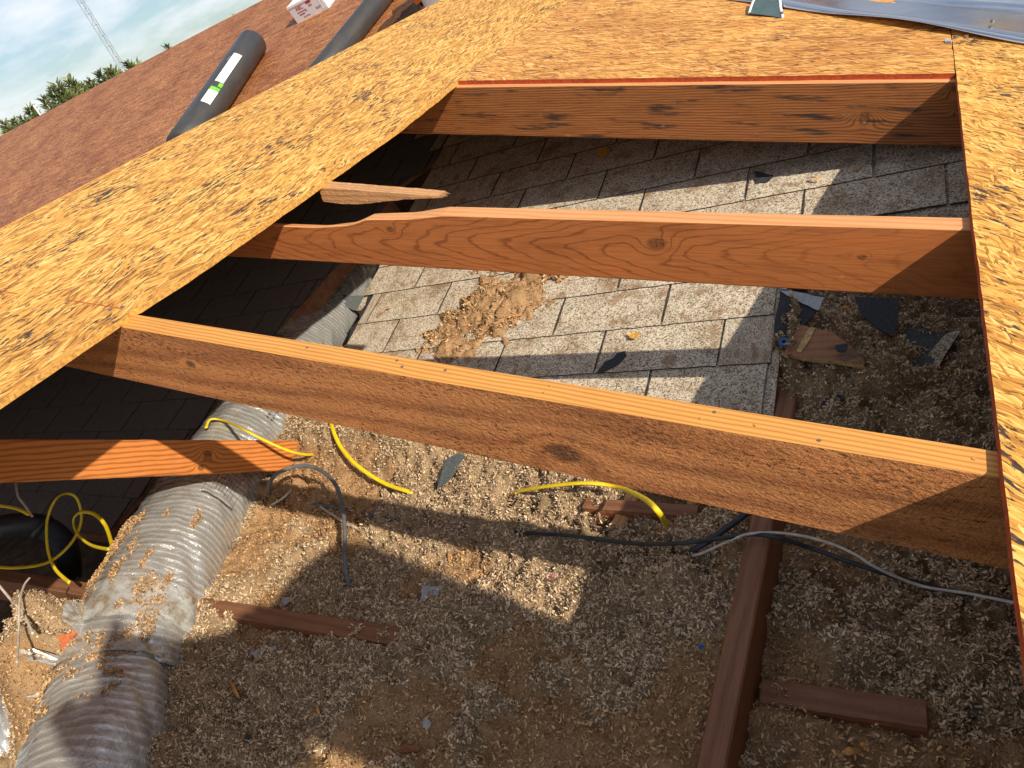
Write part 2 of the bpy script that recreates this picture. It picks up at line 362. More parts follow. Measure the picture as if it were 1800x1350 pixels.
g = Mat('duct_jacket', 0.26, 0.0, 0.7); at = g.attr(); cc = at.outputs['Color']
dn = g.noise(g.vec, 11, 5, 0.62); col = g.mix(cc, (0.33, 0.20, 0.09), g.rampf(dn, 0.60, 0.74) * 0.55)
g.color(col); g.rough(g.rampf(g.noise(g.vec, 30, 4, 0.6), 0.3, 0.7) * 0.22 + 0.14)
g.b.inputs['Metallic'].default_value = 0.55; g.b.inputs['Coat Weight'].default_value = 0.8; g.b.inputs['Coat Roughness'].default_value = 0.12
g.bump(g.noise(g.vec, 42, 5, 0.66, 2.5), 0.45, 0.007); DUCT = g.mat
g = Mat('foil_tape', 0.30, 0.45, 0.6); g.color(g.mix((0.62, 0.63, 0.60), (0.36, 0.27, 0.17), g.rampf(g.noise(g.vec, 26, 5, 0.7), .4, .65))); g.bump(g.noise(g.comb(g.x * 30, g.y * 120, g.z * 60), 1.0, 4, 0.6), 0.6, 0.004); TAPE = g.mat
INK = plain('black_print', (0.04, 0.04, 0.05), 0.6)
YEL = plain('yellow_cable_sheath', (0.78, 0.56, 0.015), 0.42, var=0.1, scale=60)
GREYC = plain('grey_cable_sheath', (0.11, 0.115, 0.12), 0.6, var=0.2, scale=60)
BLKC = plain('black_cable_sheath', (0.022, 0.025, 0.030), 0.5, var=0.3, scale=60)
WHTC = plain('white_cable_sheath', (0.52, 0.46, 0.38), 0.6, var=0.2, scale=60)
g = Mat('galvanised_sheet', 0.14, 1.0, 0.5); g.color(g.mix((0.86, 0.87, 0.88), (0.72, 0.73, 0.74), g.noise(g.vec, 14, 4, 0.6))); g.rough(g.noise(g.vec, 9, 4, 0.6) * 0.16 + 0.07); g.bump(g.noise(g.vec, 3.0, 3, 0.5), 0.25, 0.02); GALV = g.mat
g = Mat('roll_wrap', 0.38, 0, 0.5); st = (g.x * 2600).sin() * 0.5 + 0.5
g.color(g.mix((0.042, 0.043, 0.045), (0.070, 0.060, 0.052), g.rampf(g.noise(g.comb(g.x * 3, g.y * 12, g.z * 12), 1.0, 4, 0.6), 0.42, 0.75))); g.bump(g.noise(g.comb(g.x * 30, g.y * 6, g.z * 6), 1.0, 4), 0.4, 0.004); ROLL = g.mat
WHITE = plain('white_paper', (0.80, 0.80, 0.79), 0.6, var=0.03)
GREEN = plain('green_print', (0.16, 0.50, 0.05), 0.5)
PRINTG = plain('grey_print', (0.30, 0.27, 0.30), 0.6)
PRINTR = plain('red_print', (0.45, 0.03, 0.06), 0.6)
PALETXT = plain('pale_print', (0.30, 0.30, 0.28), 0.6)
ORANGE = plain('orange_plastic', (0.85, 0.17, 0.012), 0.45, var=0.06)
BUCKET = plain('white_plastic', (0.78, 0.78, 0.74), 0.4, var=0.04)
GROUND = plain('dry_grass_ground', (0.16, 0.14, 0.075), 0.95, var=0.5, scale=0.6)
WALLM = plain('wall_stucco', (0.50, 0.44, 0.36), 0.9, var=0.1, scale=30)
FLOORM = plain('attic_floor_dust', (0.13, 0.085, 0.05), 0.95, var=0.4, scale=25)
DARKW = plain('old_dark_timber', (0.22, 0.085, 0.035), 0.8, var=0.35, scale=30, bump=0.2)
PLYEDGE = plain('plywood_core', (0.50, 0.33, 0.14), 0.8, var=0.4, scale=200, bump=0.4)
PLYFACE = lumber_mat('plywood_face', (0.34, 0.16, 0.075), (0.22, 0.09, 0.04), freq=60, y0=-0.4, z0=-0.3, wob=0.02, contrast=0.5, stain=0.7, stainc=(0.05, 0.03, 0.025))
SPLINTER = plain('wood_splinter', (0.56, 0.27, 0.075), 0.7, var=0.3, scale=150)
LEAFY = plain('dry_leaf', (0.62, 0.34, 0.06), 0.7, var=0.2, scale=150)
PLASTICW = plain('clear_plastic_scrap', (0.36, 0.37, 0.38), 0.3, var=0.15, scale=100)
PINK = plain('pink_foam', (0.62, 0.22, 0.26), 0.8, var=0.2, scale=150)
BLUEP = plain('blue_washer_plastic', (0.02, 0.11, 0.28), 0.4)
STEEL = plain('nail_steel', (0.25, 0.24, 0.22), 0.45, 0.7)
MASTM = plain('mast_galvanised', (0.30, 0.33, 0.35), 0.6, 0.2)
BARK = plain('conifer_bark', (0.10, 0.065, 0.04), 0.9, var=0.3, scale=20)

# ------------------------------------------------------------------ setting: ground, attic floor, walls
q = 3000
tag(world_obj('ground', [(-q, -q, -4.4), (q, -q, -4.4), (q, q, -4.4), (-q, q, -4.4)], [(0, 1, 2, 3)], GROUND), 'dry grass ground far below the roof', None, kind='structure')
def slab(name, poly, z0, z1, mat, parent=None):
    n = len(poly); V = [(x, y, z1) for x, y in poly] + [(x, y, z0) for x, y in poly]
    F = [tuple(range(n)), tuple(reversed(range(n, 2 * n)))] + [(i, n + i, n + (i + 1) % n, (i + 1) % n) for i in range(n)]
    return world_obj(name, V, F, mat, parent)
XL, XR, YN, YR = -22 * S, 9 * S, -0.6 * S, 10.5 * S
tag(slab('attic_floor', [(XL, YN), (XR, YN), (XR, YR), (XL, YR)], -2.47 * S, -2.44 * S, FLOORM), 'dusty attic floor boards under the insulation', None, kind='structure')
for nm, a in (('wall_left', [(XL - 0.12, YN), (XL, YN), (XL, YR), (XL - 0.12, YR)]), ('wall_right', [(XR, YN), (XR + 0.12, YN), (XR + 0.12, YR), (XR, YR)]),
              ('wall_back', [(XL - 0.12, YR), (XR + 0.12, YR), (XR + 0.12, YR + 0.12), (XL - 0.12, YR + 0.12)]), ('wall_front', [(XL - 0.12, YN - 0.12), (XR + 0.12, YN - 0.12), (XR + 0.12, YN), (XL - 0.12, YN)])):
    tag(slab(nm, a, -4.4, -2.48 * S, WALLM), 'pale stucco wall of the house below', None, kind='structure')

# ------------------------------------------------------------------ sheets on a sloping plane
NEWX = Vector((0, 1, 0)); NEWY = Vector((-math.cos(ROOF_A), 0, math.sin(ROOF_A))); NEWN = Vector((math.sin(ROOF_A), 0, math.cos(ROOF_A)))
def sheet(name, poly, mat, edge, thick=0.0115, lift=0.0, label=None, cat='osb sheet', jit=0.0, parent=None, plane='new', step=0.03):
    """poly: list of (x_u, y_u) in plan on the plane, or (x,y,jag) ; makes a slab lying on that plane"""
    if plane == 'new': ax, ay, an = NEWX, NEWY, NEWN; zf = lambda x, y: z_new(x)
    elif plane == 'left': ax, ay, an = NEWX, Vector((math.cos(ROOF_A), 0, math.sin(ROOF_A))), Vector((-math.sin(ROOF_A), 0, math.cos(ROOF_A))); zf = lambda x, y: z_new(-3.34) + TA * (x + 3.34)
    else:
        b = math.atan(TB); ax = Vector((1, 0, 0)); ay = Vector((0, math.cos(b), math.sin(b))); an = Vector((0, -math.sin(b), math.cos(b))); zf = lambda x, y: z_old(y)
    az = an
    if ax.cross(ay).dot(an) < 0: ay = -ay
    P = [m((p[0], p[1], zf(p[0], p[1]))) for p in poly]; o = P[0].copy(); M = frame(o + an * lift, ax, ay, an)
    L = [((p - o).dot(ax), (p - o).dot(ay)) for p in P]
    # densify the outline so that cut edges can be ragged
    out = []
    for i in range(len(L)):
        a = Vector(L[i]); b = Vector(L[(i + 1) % len(L)]); n = max(1, int((b - a).length / step)) if jit else 1
        t = (b - a).normalized() if (b - a).length else Vector((1, 0)); nrm = Vector((-t.y, t.x))
        for k in range(n):
            p = a.lerp(b, k / n)
            if jit and k: p = p + nrm * random.uniform(-jit, jit)
            out.append(p)
    ar = sum(out[i].x * out[(i + 1) % len(out)].y - out[(i + 1) % len(out)].x * out[i].y for i in range(len(out)))
    if ar < 0: out.reverse()
    n = len(out); V = [(p.x, p.y, thick) for p in out] + [(p.x, p.y, 0) for p in out]
    F = [tuple(range(n)), tuple(reversed(range(n, 2 * n)))] + [(i, n + i, n + (i + 1) % n, (i + 1) % n) for i in range(n)]
    mi = [0, 0] + [1] * n
    o_ = obj(name, mesh(name, V, F, [mat, edge], midx=mi), M, parent)
    if label: tag(o_, label, cat)
    return o_

# ------------------------------------------------------------------ old main roof: weathered brown deck
yv = lambda x: (-H0 - TA * x - Z0) / TB                                        # valley right of the new ridge
yvl = lambda x: (z_new(-3.34) + TA * (x + 3.34) - Z0) / TB                     # valley left of it
RIDGE_Y = 10.52
deck = empty('roof_deck', m((-12, 8, z_old(8))), 'weathered brown board deck of the main roof rising to its ridge', 'roof')
pw, ph = 2.44 / S, 1.22 / S / math.sqrt(1 + TB * TB)
rows = []; yy = RIDGE_Y
while yy > -0.6: rows.append((max(yy - ph, -0.6), yy)); yy -= ph
for ri, (ya, yb) in enumerate(rows):
    xx = -22 - (ri % 2) * pw / 2
    while xx < 9:
        xa, xb = xx, xx + pw; xx += pw
        regs = [(max(xa, -22), min(xb, 9))]
        if yb < 5.75 + 1e-6 or ya < 5.6:                                        # leave the old shingles clear under the new roof
            regs = [(max(xa, -22), min(xb, -7.0)), (max(xa, 3.2), min(xb, 9))]
        for a, b in regs:
            if b - a > 0.05:
                sheet('osb_panel', [(a + 0.004, ya + 0.004), (b - 0.004, ya + 0.004), (b - 0.004, yb - 0.004), (a + 0.004, yb - 0.004)], OSB_BROWN, OSB_BROWN, 0.012, 0.002, plane='old', parent=deck)
far = [m((-22, RIDGE_Y, z_old(RIDGE_Y))), m((9, RIDGE_Y, z_old(RIDGE_Y))), m((9, RIDGE_Y + 9, z_old(RIDGE_Y) - 9 * TB)), m((-22, RIDGE_Y + 9, z_old(RIDGE_Y) - 9 * TB))]
world_obj('far_slope', far + [p - Vector((0, 0, 0.03)) for p in far], [(0, 1, 2, 3), (7, 6, 5, 4), (0, 4, 5, 1), (1, 5, 6, 2), (2, 6, 7, 3), (3, 7, 4, 0)], OSB_BROWN, deck)

# ------------------------------------------------------------------ old shingle roof under the new framing
shr = empty('shingle_roof', m((-2, 2.3, z_old(2.3))), 'old tan three tab shingle roof left under the new rafters', 'roof')
b_ = math.atan(TB); OX = Vector((1, 0, 0)); OY = Vector((0, math.cos(b_), math.sin(b_))); ON = Vector((0, -math.sin(b_), math.cos(b_)))
tabs = []; dtabs = []
for vi in range(5):
    W, Lh, T = 0.538 * S - 0.006, 0.150, 0.0052; n = 9; V = []; F = []
    bot = [(-W / 2 + W * i / n, random.uniform(-0.0012, 0.0012)) for i in range(n + 1)]
    top = [(W / 2 - W * i / n, Lh) for i in range(n + 1)]; sid = [(W / 2 + random.uniform(-0.0015, 0.0005), Lh * .33), (W / 2 + random.uniform(-0.0015, 0.0005), Lh * .66)]
    prof = bot + sid + top + [(-W / 2 + random.uniform(-0.0005, 0.0015), Lh * .66), (-W / 2 + random.uniform(-0.0005, 0.0015), Lh * .33)]
    k = len(prof); V = [(x, y, T) for x, y in prof] + [(x, y, 0) for x, y in prof]
    F = [tuple(range(k)), tuple(reversed(range(k, 2 * k)))] + [(i, k + i, k + (i + 1) % k, (i + 1) % k) for i in range(k)]
    tabs.append(mesh('shingle', V, F, [SHING, CORE], midx=[0, 0] + [1] * k))
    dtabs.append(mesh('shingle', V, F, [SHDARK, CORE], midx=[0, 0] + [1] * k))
def in_right(x, y):                                       # plan regions where the old roof is still in place
    if y > 2.86: return -3.10 < x < 0.9
    return -3.02 < x < -0.58 and y > 2.0
XE = lambda y: float(np.interp(y, [1.4, 1.97, 2.73, 3.33, 4.1, 4.3, 5.7], [-4.22, -4.02, -3.80, -3.56, -3.34, -3.11, -3.105]))
def in_left(x, y): return -7.2 < x < XE(y) + 0.01 and y > 1.40
COURSE = 0.2352
def add_tab(x, y, sc=1.0):
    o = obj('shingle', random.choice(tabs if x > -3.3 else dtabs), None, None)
    p = m((x, y, z_old(y))); tl = -0.026
    Yd = (OY * math.cos(tl) + ON * math.sin(tl)).normalized(); Nd = OX.cross(Yd); a = random.uniform(-0.006, 0.006)
    Xd = (OX * math.cos(a) + Yd * math.sin(a)).normalized(); Y2 = Nd.cross(Xd)
    Mx = frame(p + ON * 0.0045, Xd * sc, Y2, Nd); o.parent = shr; o.matrix_basis = WM[shr.name].inverted() @ Mx; WM[o.name] = Mx
for k in range(-4, 14):
    y = 2.262 + COURSE * k; off = -0.25 if k % 2 == 0 else 0.012
    for j in range(-15, 4):
        xc = off + (j + 0.5) * 0.538
        for fn in (in_right, in_left):
            ends = [fn(xc - 0.25, y + 0.1), fn(xc, y + 0.1), fn(xc + 0.25, y + 0.1)]
            if all(ends): add_tab(xc, y)
            elif any(ends):
                xs = [xc - 0.269 + 0.538 * i / 40 for i in range(41)]; xs = [x for x in xs if fn(x, y + 0.1)]
                w = xs[-1] - xs[0]
                if w > 0.06: add_tab((xs[0] + xs[-1]) / 2, y, w / 0.538)
def deck_board(x0, x1, y0, y1, nm='decking', mat=DARKW, th=0.014, off=-0.001):
    pts = [m((x, y, z_old(y))) + ON * off for x, y in ((x0, y0), (x1, y0), (x1, y1), (x0, y1))]
    world_obj(nm, pts + [p - ON * th for p in pts], [(0, 1, 2, 3), (7, 6, 5, 4), (0, 4, 5, 1), (1, 5, 6, 2), (2, 6, 7, 3), (3, 7, 4, 0)], mat, shr)
deck_board(-3.02, -0.56, 2.0, 2.86, off=-0.004); deck_board(-3.10, 0.95, 2.862, 5.7, off=-0.004)
def deck_poly(nm, mat, th, off, inset=0.0):
    ys = [1.4, 1.97, 2.73, 3.33, 4.1, 4.3, 5.7]; pl = [(-7.3, 1.4)] + [(XE(y) - inset, y) for y in ys] + [(-7.3, 5.7)]; n = len(pl)
    pts = [m((x, y, z_old(y))) + ON * off for x, y in pl]; V = pts + [p - ON * th for p in pts]
    world_obj(nm, V, [tuple(range(n)), tuple(reversed(range(n, 2 * n)))] + [(i, n + i, n + (i + 1) % n, (i + 1) % n) for i in range(n)], mat, shr)
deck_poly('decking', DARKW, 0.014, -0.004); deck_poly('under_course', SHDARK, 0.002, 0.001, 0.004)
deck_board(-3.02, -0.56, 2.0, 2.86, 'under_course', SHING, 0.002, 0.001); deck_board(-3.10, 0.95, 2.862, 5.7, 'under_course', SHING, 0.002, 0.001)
# ragged felt sticking out along the right-hand cut of the slot
fe = [(-3.02 - random.uniform(0.0, 0.05), 2.0 + 0.06 * i) for i in range(22)]; fe = [(x, y) for x, y in fe]
V = [m((x, y, z_old(y))) + ON * 0.002 for x, y in fe] + [m((-2.98, y, z_old(y))) + ON * 0.002 for x, y in fe]; n = len(fe)
V += [v - ON * 0.003 for v in V]
F = [(i, i + 1, n + i + 1, n + i) for i in range(n - 1)] + [(2 * n + n + i, 2 * n + n + i + 1, 2 * n + i + 1, 2 * n + i) for i in range(n - 1)] + [(i, 2 * n + i, 2 * n + i + 1, i + 1) for i in range(n - 1)]
world_obj('torn_felt_edge', V, F, BLACKFELT, shr)

# ------------------------------------------------------------------ lumber
def lumber(name, A, B, width, depth, mats, label=None, cat=None, prof=None, back=None, parent=None, n=40, wig=0.0006, group=None, ch=0.003):
    a = m(A); b = m(B); X = (b - a); L = X.length; X.normalize(); bk = Vector(back) if back else Vector((0, 1, 0))
    Y = (bk - X * bk.dot(X)).normalized(); Z = X.cross(Y)
    w, d, c = width, depth, ch
    sec = [(c, 0), (w - c, 0), (w, -c), (w, -d + c), (w - c, -d), (c, -d), (0, -d + c), (0, -c)]
    V = []; F = []; mi = []
    for i in range(n + 1):
        x = L * i / n; jy, jz = random.uniform(-wig, wig), random.uniform(-wig, wig)
        for (y, z) in sec:
            zz = z
            if prof and z > -d / 2: zz = z - prof(x, y / w)
            V.append((x, y + jy, zz + jz))
    for i in range(n):
        for k in range(8):
            F.append((i * 8 + k, (i + 1) * 8 + k, (i + 1) * 8 + (k + 1) % 8, i * 8 + (k + 1) % 8)); mi.append(1 if k in (0, 7) and len(mats) > 1 else 0)
    F.append(tuple(range(8))); mi.append(0); F.append(tuple(n * 8 + k for k in reversed(range(8)))); mi.append(0)
    o = obj(name, mesh(name, V, F, list(mats), midx=mi), frame(a, X, Y, Z), parent)
    if label: tag(o, label, cat, group)
    return o
def on_new(px, py): p = p_new(px, py); return (p[0], p[1], p[2])
def ext(P, Q, xa, xb):                                       # extend the plan line P-Q of a rafter's front top edge to x = xa..xb
    s = (Q[1] - P[1]) / (Q[0] - P[0]); f = lambda x: (x, P[1] + s * (x - P[0]), z_new(x)); return f(xa), f(xb)
A, B = ext(on_new(800, 152), on_new(1676, 142), -3.3, 1.2); r1y = lambda x: A1[1] + (B1[1] - A1[1]) * (x - A1[0]) / (B1[0] - A1[0]); A1, B1 = A, B
r1 = lumber('rafter', A, B, 0.038, 0.143, (R1M, TOPM), 'dark stained far rafter directly under the upper board edge', 'rafter', wig=0.0002)
A, B = ext(on_new(775, 377.5), on_new(1700, 402), -3.3, 1.2); r2A, r2B = A, B
L2 = (m(B) - m(A)).length
def r2x(px, py): return (m(p_new(px, py)) - m(A)).dot((m(B) - m(A)).normalized())
xs2 = [r2x(540, 380), r2x(600, 380), r2x(633, 380), r2x(711, 380), r2x(755, 378), r2x(778, 377)]
def prof2(x, yf):
    zs = [0.044, 0.034, 0.017, 0.012, 0.004, 0.0]
    if x <= xs2[0]: v = zs[0]
    else: v = float(np.interp(x, xs2, zs))
    return v * (0.8 + 0.35 * yf)
r2 = lumber('rafter', A, B, 0.038, 0.122, (R2M, TOPM), 'middle rafter with swirling grain and its top split away near the ridge strip', 'rafter', prof=prof2, n=160, wig=0.0001)
A, B = ext(on_new(213, 573), on_new(1762, 838), -3.3, 1.2)
r3 = lumber('rafter', A, B, 0.038, 0.135, (R3M, R3TOP), 'nearest rough sawn rafter crossing the whole opening', 'rafter', wig=0.0003)
for px, fr in ((487, .7), (540, .4), (698, .3), (707, .6), (783, .4), (968, .3), (957, .7), (1232, .7), (1256, .3), (1328, .6), (1440, .8), (1712, .5)):
    py = (553 + .1587 * (px - 245)) * (1 - fr) + (573 + .1711 * (px - 213)) * fr
    p = m(p_new(px, py)) + NEWN * 0.0008; V, F = tube_geo([p - NEWN * 0.004, p + NEWN * 0.0004], 0.0020, 8)
    world_obj('nail_head', V, F, STEEL if random.random() < .5 else SPLINTER, r3)
# the strip of rafter two that split off: wedge with a torn end
wa, wb = p_new(560, 330), p_new(772, 345)
wa = np.array([wa[0], wa[1], wa[2]]); wb = np.array([wb[0], wb[1], wb[2]])
X = (m(wb) - m(wa)); L = X.length; X.normalize(); Y = (Vector((0, 1, 0)) - X * X.y).normalized(); Z = X.cross(Y)
n = 26; V = []; F = []
for i in range(n + 1):
    t = i / n; w = 0.036 * (1 - 0.25 * t); h = 0.038 * (1 - t) ** 0.8 + 0.006; h2 = h * (0.75 + 0.2 * math.sin(5 * t))
    for (y, z) in ((0.0, 0), (w, 0), (w, -h2 * 0.7), (0.0, -h2)): V.append((t * L, y + random.uniform(-.0006, .0006), z + random.uniform(-.0005, .0005)))
for i in range(n):
    for k in range(4): F.append((i * 4 + k, (i + 1) * 4 + k, (i + 1) * 4 + (k + 1) % 4, i * 4 + (k + 1) % 4))
F.append((0, 1, 2, 3))
# torn fibres at the tip
for k in range(7):
    y0_ = 0.027 * k / 7; y1_ = 0.027 * (k + 0.8) / 7; l = random.uniform(0.006, 0.022); bi = len(V)
    V += [(L - .004, y0_, -0.001), (L - .004, y1_, -0.001), (L + l, (y0_ + y1_) / 2, -0.003), (L - .004, (y0_ + y1_) / 2, -0.006)]; F += [(bi, bi + 1, bi + 2), (bi + 1, bi + 3, bi + 2), (bi + 3, bi, bi + 2)]
tag(obj('split_wood_strip', mesh('split_wood_strip', V, F, SPLITM), frame(m(wa), X, Y, Z)), 'splintered wedge of pale wood poking out from under the ridge strip', 'wood strip')

# ------------------------------------------------------------------ new board sheets
low = [(-1, 720 + 0.7), (60, 679), (140, 624), (228, 563), (232, 557), (249, 550), (330, 498), (430, 428), (560, 335), (640, 277), (700, 235), (760, 187), (805, 150)]
lowp = [p_new(*q) for q in low]
poly = [(-2.16, -0.6)] + [(p[0], p[1]) for p in lowp] + [(-2.125, 6.25), (-3.335, 7.2), (-3.34, 5.5), (-3.335, 2.9), (-3.33, 1.5), (-3.34, -0.6)]
strip = sheet('osb_sheet', poly, OSB_STRIP, CUT, label='golden board strip along the ridge with a ragged sawn lower edge', jit=0.0018)
poly = [(-2.1235, r1y(-2.12) + 0.026), (-2.1235, yv(-2.118) - 0.02), (0.0535, yv(0.046) - 0.02), (0.0535, r1y(0.05) + 0.026)]
top = sheet('osb_sheet', poly, OSB_TOP, RED, label='browner board sheet above the far rafter with a red painted edge', jit=0.0012)
poly = [(0.064, -2.6), (0.056, 2.1), (0.058, yv(0.058) - 0.02), (4.4, yv(4.4) - 0.02), (4.4, -2.6)]
right = sheet('osb_sheet', poly, OSB_RIGHT, RED, label='golden board sheet down the right side of the opening', jit=0.0006)
poly = [(-3.345, -0.6), (-3.345, 7.3), (-6.9, yvl(-6.9)), (-9.5, yvl(-9.5)), (-9.5, -0.6)]
left = sheet('osb_sheet', poly, OSB_PLAIN, CUT, label='board sheet on the hidden slope beyond the ridge', plane='left')
# chalk line and staples on the ridge strip
for a, b in (((0, 512), (32, 517)), ((120, 528), (215, 543))):
    P = [m(p_new(a[0] + (b[0] - a[0]) * t / 6, a[1] + (b[1] - a[1]) * t / 6, 0.0205)) + NEWN * 0.0006 for t in range(7)]
    V, F = tube_geo(P, 0.0012, 5, 0.4); world_obj('chalk_line', V, F, RED, strip)
for px, py in ((194, 545), (215, 541), (880, 87), (990, 5)):
    p = m(p_new(px, py, 0.0205)) + NEWN * 0.001; V, F = tube_geo([p - NEWN * 0.002, p + NEWN * 0.001], 0.004, 8); world_obj('nail_head', V, F, STEEL, strip)
# rafters continuing out of sight under the boards, so the roof stands on something
for i, y in enumerate((3.9, 4.8)):
    lumber('rafter', (-3.3, y, z_new(-3.3)), (min(0.6, (4.43 - y) / 0.88 - .15), y, z_new(min(0.6, (4.43 - y) / 0.88 - .15))), 0.038, 0.10, (R3M, TOPM), 'rafter hidden under the upper board sheet, %s from the opening' % ('first' if i == 0 else 'second'), 'rafter')

# ------------------------------------------------------------------ loose fill insulation
def H(x, y):
    """height (u) of the loose fill over the attic, plan position in u"""
    x = np.asarray(x, float); y = np.asarray(y, float)
    h = -1.86 + 0 * x
    h = h + 0.06 * np.exp(-((x + 0.62) / 0.22) ** 2) * (x < -0.52)             # banked against the joist
    h = np.where(x > -0.52, -1.90 + (0.22 - 0.16 * sstep(-0.45, 0.1, x)) * sstep(1.55, 2.45, y) + 0.04 * sstep(1.2, 0.8, y), h)   # lower bay to the right
    h = h + 0.11 * sstep(1.55, 2.05, y) * sstep(-0.9, -1.2, x)                 # rises to the old roof's edge
    h = h - 0.26 * np.exp(-((x + 0.86) / 0.16) ** 4 - ((y - 1.86) / 0.16) ** 4)   # dark pit by the blocking
    h = h + 0.44 * np.exp(-((x + 3.20) / 0.27) ** 2 - ((y - 0.62) / 0.16) ** 2)   # heap over the duct joint
    h = h + 0.33 * np.exp(-((x + 3.10) / 0.24) ** 2 - ((y - 0.40) / 0.13) ** 2)
    h = h - 0.55 * sstep(-3.42, -3.75, x) * sstep(0.75, 0.95, y)               # open void left of the duct
    h = h - 0.50 * sstep(-3.85, -4.3, x)
    h = h + 0.20 * np.exp(-((x + 0.55) / 0.06) ** 2 - ((y - 2.42) / 0.20) ** 2)   # dirt lapping over the cut shingles
    h = h + 0.085 * sstep(1.82, 2.0, y) * sstep(-1.3, -1.6, x) * sstep(-3.2, -2.9, x)
    n1 = fbm(x + 3, y + 9, 2.3, 3) - 0.5; n2 = fbm(x, y, 7.5, 3) - 0.5
    return h + 0.125 * n1 + 0.075 * n2
def p_ins(px, py, lift=0.0):
    r = ray(px, py); t = np.linspace(1.2, 6.5, 900); P = r[None, :] * t[:, None]
    d = P[:, 2] - (H(P[:, 0], P[:, 1]) + lift); i = np.where((d[:-1] > 0) & (d[1:] <= 0))[0]
    i = i[0] if len(i) else 500
    return P[i]
def fine(x, y, dm):
    w1 = worley(x + 0.05 * fbm(x, y, 9, 2), y, 7.5); w2 = worley(x, y + 0.03 * fbm(y, x, 14, 2), 17.0); w3 = worley(x, y, 38.0)
    lump = 0.080 * (0.62 - w1) * sstep(0.35, 0.62, fbm(x + 21, y + 4, 3.0, 2)) + 0.046 * (0.6 - w2) + 0.018 * (0.55 - w3)
    return lump * (1.05 - 0.55 * dm) + 0.030 * (fbm(x, y, 26, 3) - 0.5)
dirtmask = lambda x, y: sstep(0.50, 0.60, fbm(x + 40, y + 7, 2.4, 5, 0.62) + 0.16 * np.exp(-((x + 2.5) / 0.7) ** 2 - ((y - 1.5) / 0.45) ** 2) - 0.04)
DUST_A, DUST_B = np.array([0.58, 0.365, 0.19]), np.array([0.42, 0.245, 0.115])
gx = np.arange(-5.4, 0.75, 0.0095); gy = np.concatenate([np.arange(-0.45, 0.4, 0.02), np.arange(0.4, 3.15, 0.0095)])
GX, GY = np.meshgrid(gx, gy, indexing='ij'); DM = dirtmask(GX, GY)
hh = H(GX, GY) + fine(GX, GY, DM) + 0.014 * (vn(GX * 62, GY * 62) - 0.5)
crk = np.abs(fbm(GX + 5, GY + 2, 5.2, 3) - 0.5); hh = hh - 0.085 * np.exp(-(crk / 0.020) ** 2) * sstep(1.25, 1.5, GY) * sstep(0.42, 0.55, fbm(GX + 1, GY + 8, 4.0, 2))   # cracks in the caked dust
nx, ny = GX.shape; V = np.stack([GX, GY, hh], -1).reshape(-1, 3) * S
idx = np.arange(nx * ny).reshape(nx, ny); F = np.stack([idx[:-1, :-1], idx[1:, :-1], idx[1:, 1:], idx[:-1, 1:]], -1).reshape(-1, 4)
w = DM.reshape(-1, 1); tone = fbm(GX, GY, 12, 3).reshape(-1, 1)
c = w * (DUST_A * tone + DUST_B * (1 - tone)) + (1 - w) * (np.array([0.46, 0.32, 0.18]) * (0.6 + 0.7 * tone))
ins = obj('loose_insulation', npmesh('loose_insulation', V, F, FILL, True, np.concatenate([c, np.ones((len(c), 1))], 1)))
tag(ins, 'brown dusty loose fill insulation covering the attic floor', 'insulation', kind='stuff')
def flakes(name, px_, py_, pz_, dens_dirt, size=(0.0030, 0.0095), label=None, parent=None, pale=1.0):
    n = len(px_); C = np.stack([px_, py_, pz_], 1) * S
    a = rng.uniform(0, 2 * np.pi, n); tl = rng.normal(0, 0.55, n); rl = rng.normal(0, 0.55, n); L = rng.uniform(*size, n) * 0.5; W = L * rng.uniform(0.2, 0.5, n)
    ux = np.stack([np.cos(a) * np.cos(tl), np.sin(a) * np.cos(tl), np.sin(tl)], 1); vx = np.stack([-np.sin(a) * np.cos(rl), np.cos(a) * np.cos(rl), np.sin(rl)], 1)
    nn = np.cross(ux, vx); nn /= np.linalg.norm(nn, axis=1)[:, None]; bend = (rng.uniform(-0.9, 0.9, n) * L)[:, None] * nn
    A0 = C - ux * L[:, None] - vx * W[:, None] * .6 + bend; A1 = C - ux * L[:, None] * .9 + vx * W[:, None] * .7 + bend
    B0 = C - vx * W[:, None]; B1 = C + vx * W[:, None]
    D0 = C + ux * L[:, None] * .8 - vx * W[:, None] * .5 + bend * .8; D1 = C + ux * L[:, None] + vx * W[:, None] * .6 + bend * 1.1
    V = np.stack([A0, B0, D0, D1, B1, A1], 1).reshape(-1, 3); b = np.arange(n)[:, None] * 6
    F = np.concatenate([b + np.array([[0, 1, 4, 5]]), b + np.array([[1, 2, 3, 4]])], 0)
    t = rng.random((n, 1)); k = rng.random((n, 1))
    col = np.array([[0.72, 0.525, 0.325]]) * (0.42 + 0.80 * t) * pale; col = np.where(k > 0.965, np.array([[0.72, 0.60, 0.44]]), col); col = np.where(k < 0.16, np.array([[0.26, 0.16, 0.08]]) * (0.7 + 0.5 * t), col)
    col = np.where(dens_dirt[:, None] > 0.6, col * np.array([[0.86, 0.74, 0.58]]), col)
    col = np.repeat(np.concatenate([col, np.ones((n, 1))], 1), 6, 0)
    return npmesh(name, V, F, FLAKE, False, col)
N = 540000; fx = rng.uniform(-4.1, 0.45, N); fy = rng.uniform(0.2, 2.95, N); dm = dirtmask(fx, fy)
ck = np.exp(-(np.abs(fbm(fx + 5, fy + 2, 5.2, 3) - 0.5) / 0.020) ** 2) * sstep(1.25, 1.5, fy) * sstep(0.42, 0.55, fbm(fx + 1, fy + 8, 4.0, 2))
keep = rng.random(N) * (1 + 4 * ck) < (1.0 - 0.62 * dm) * (0.55 + 0.45 * sstep(0.35, 0.6, fbm(fx + 2, fy + 2, 9, 2))); fx, fy, dm = fx[keep], fy[keep], dm[keep]
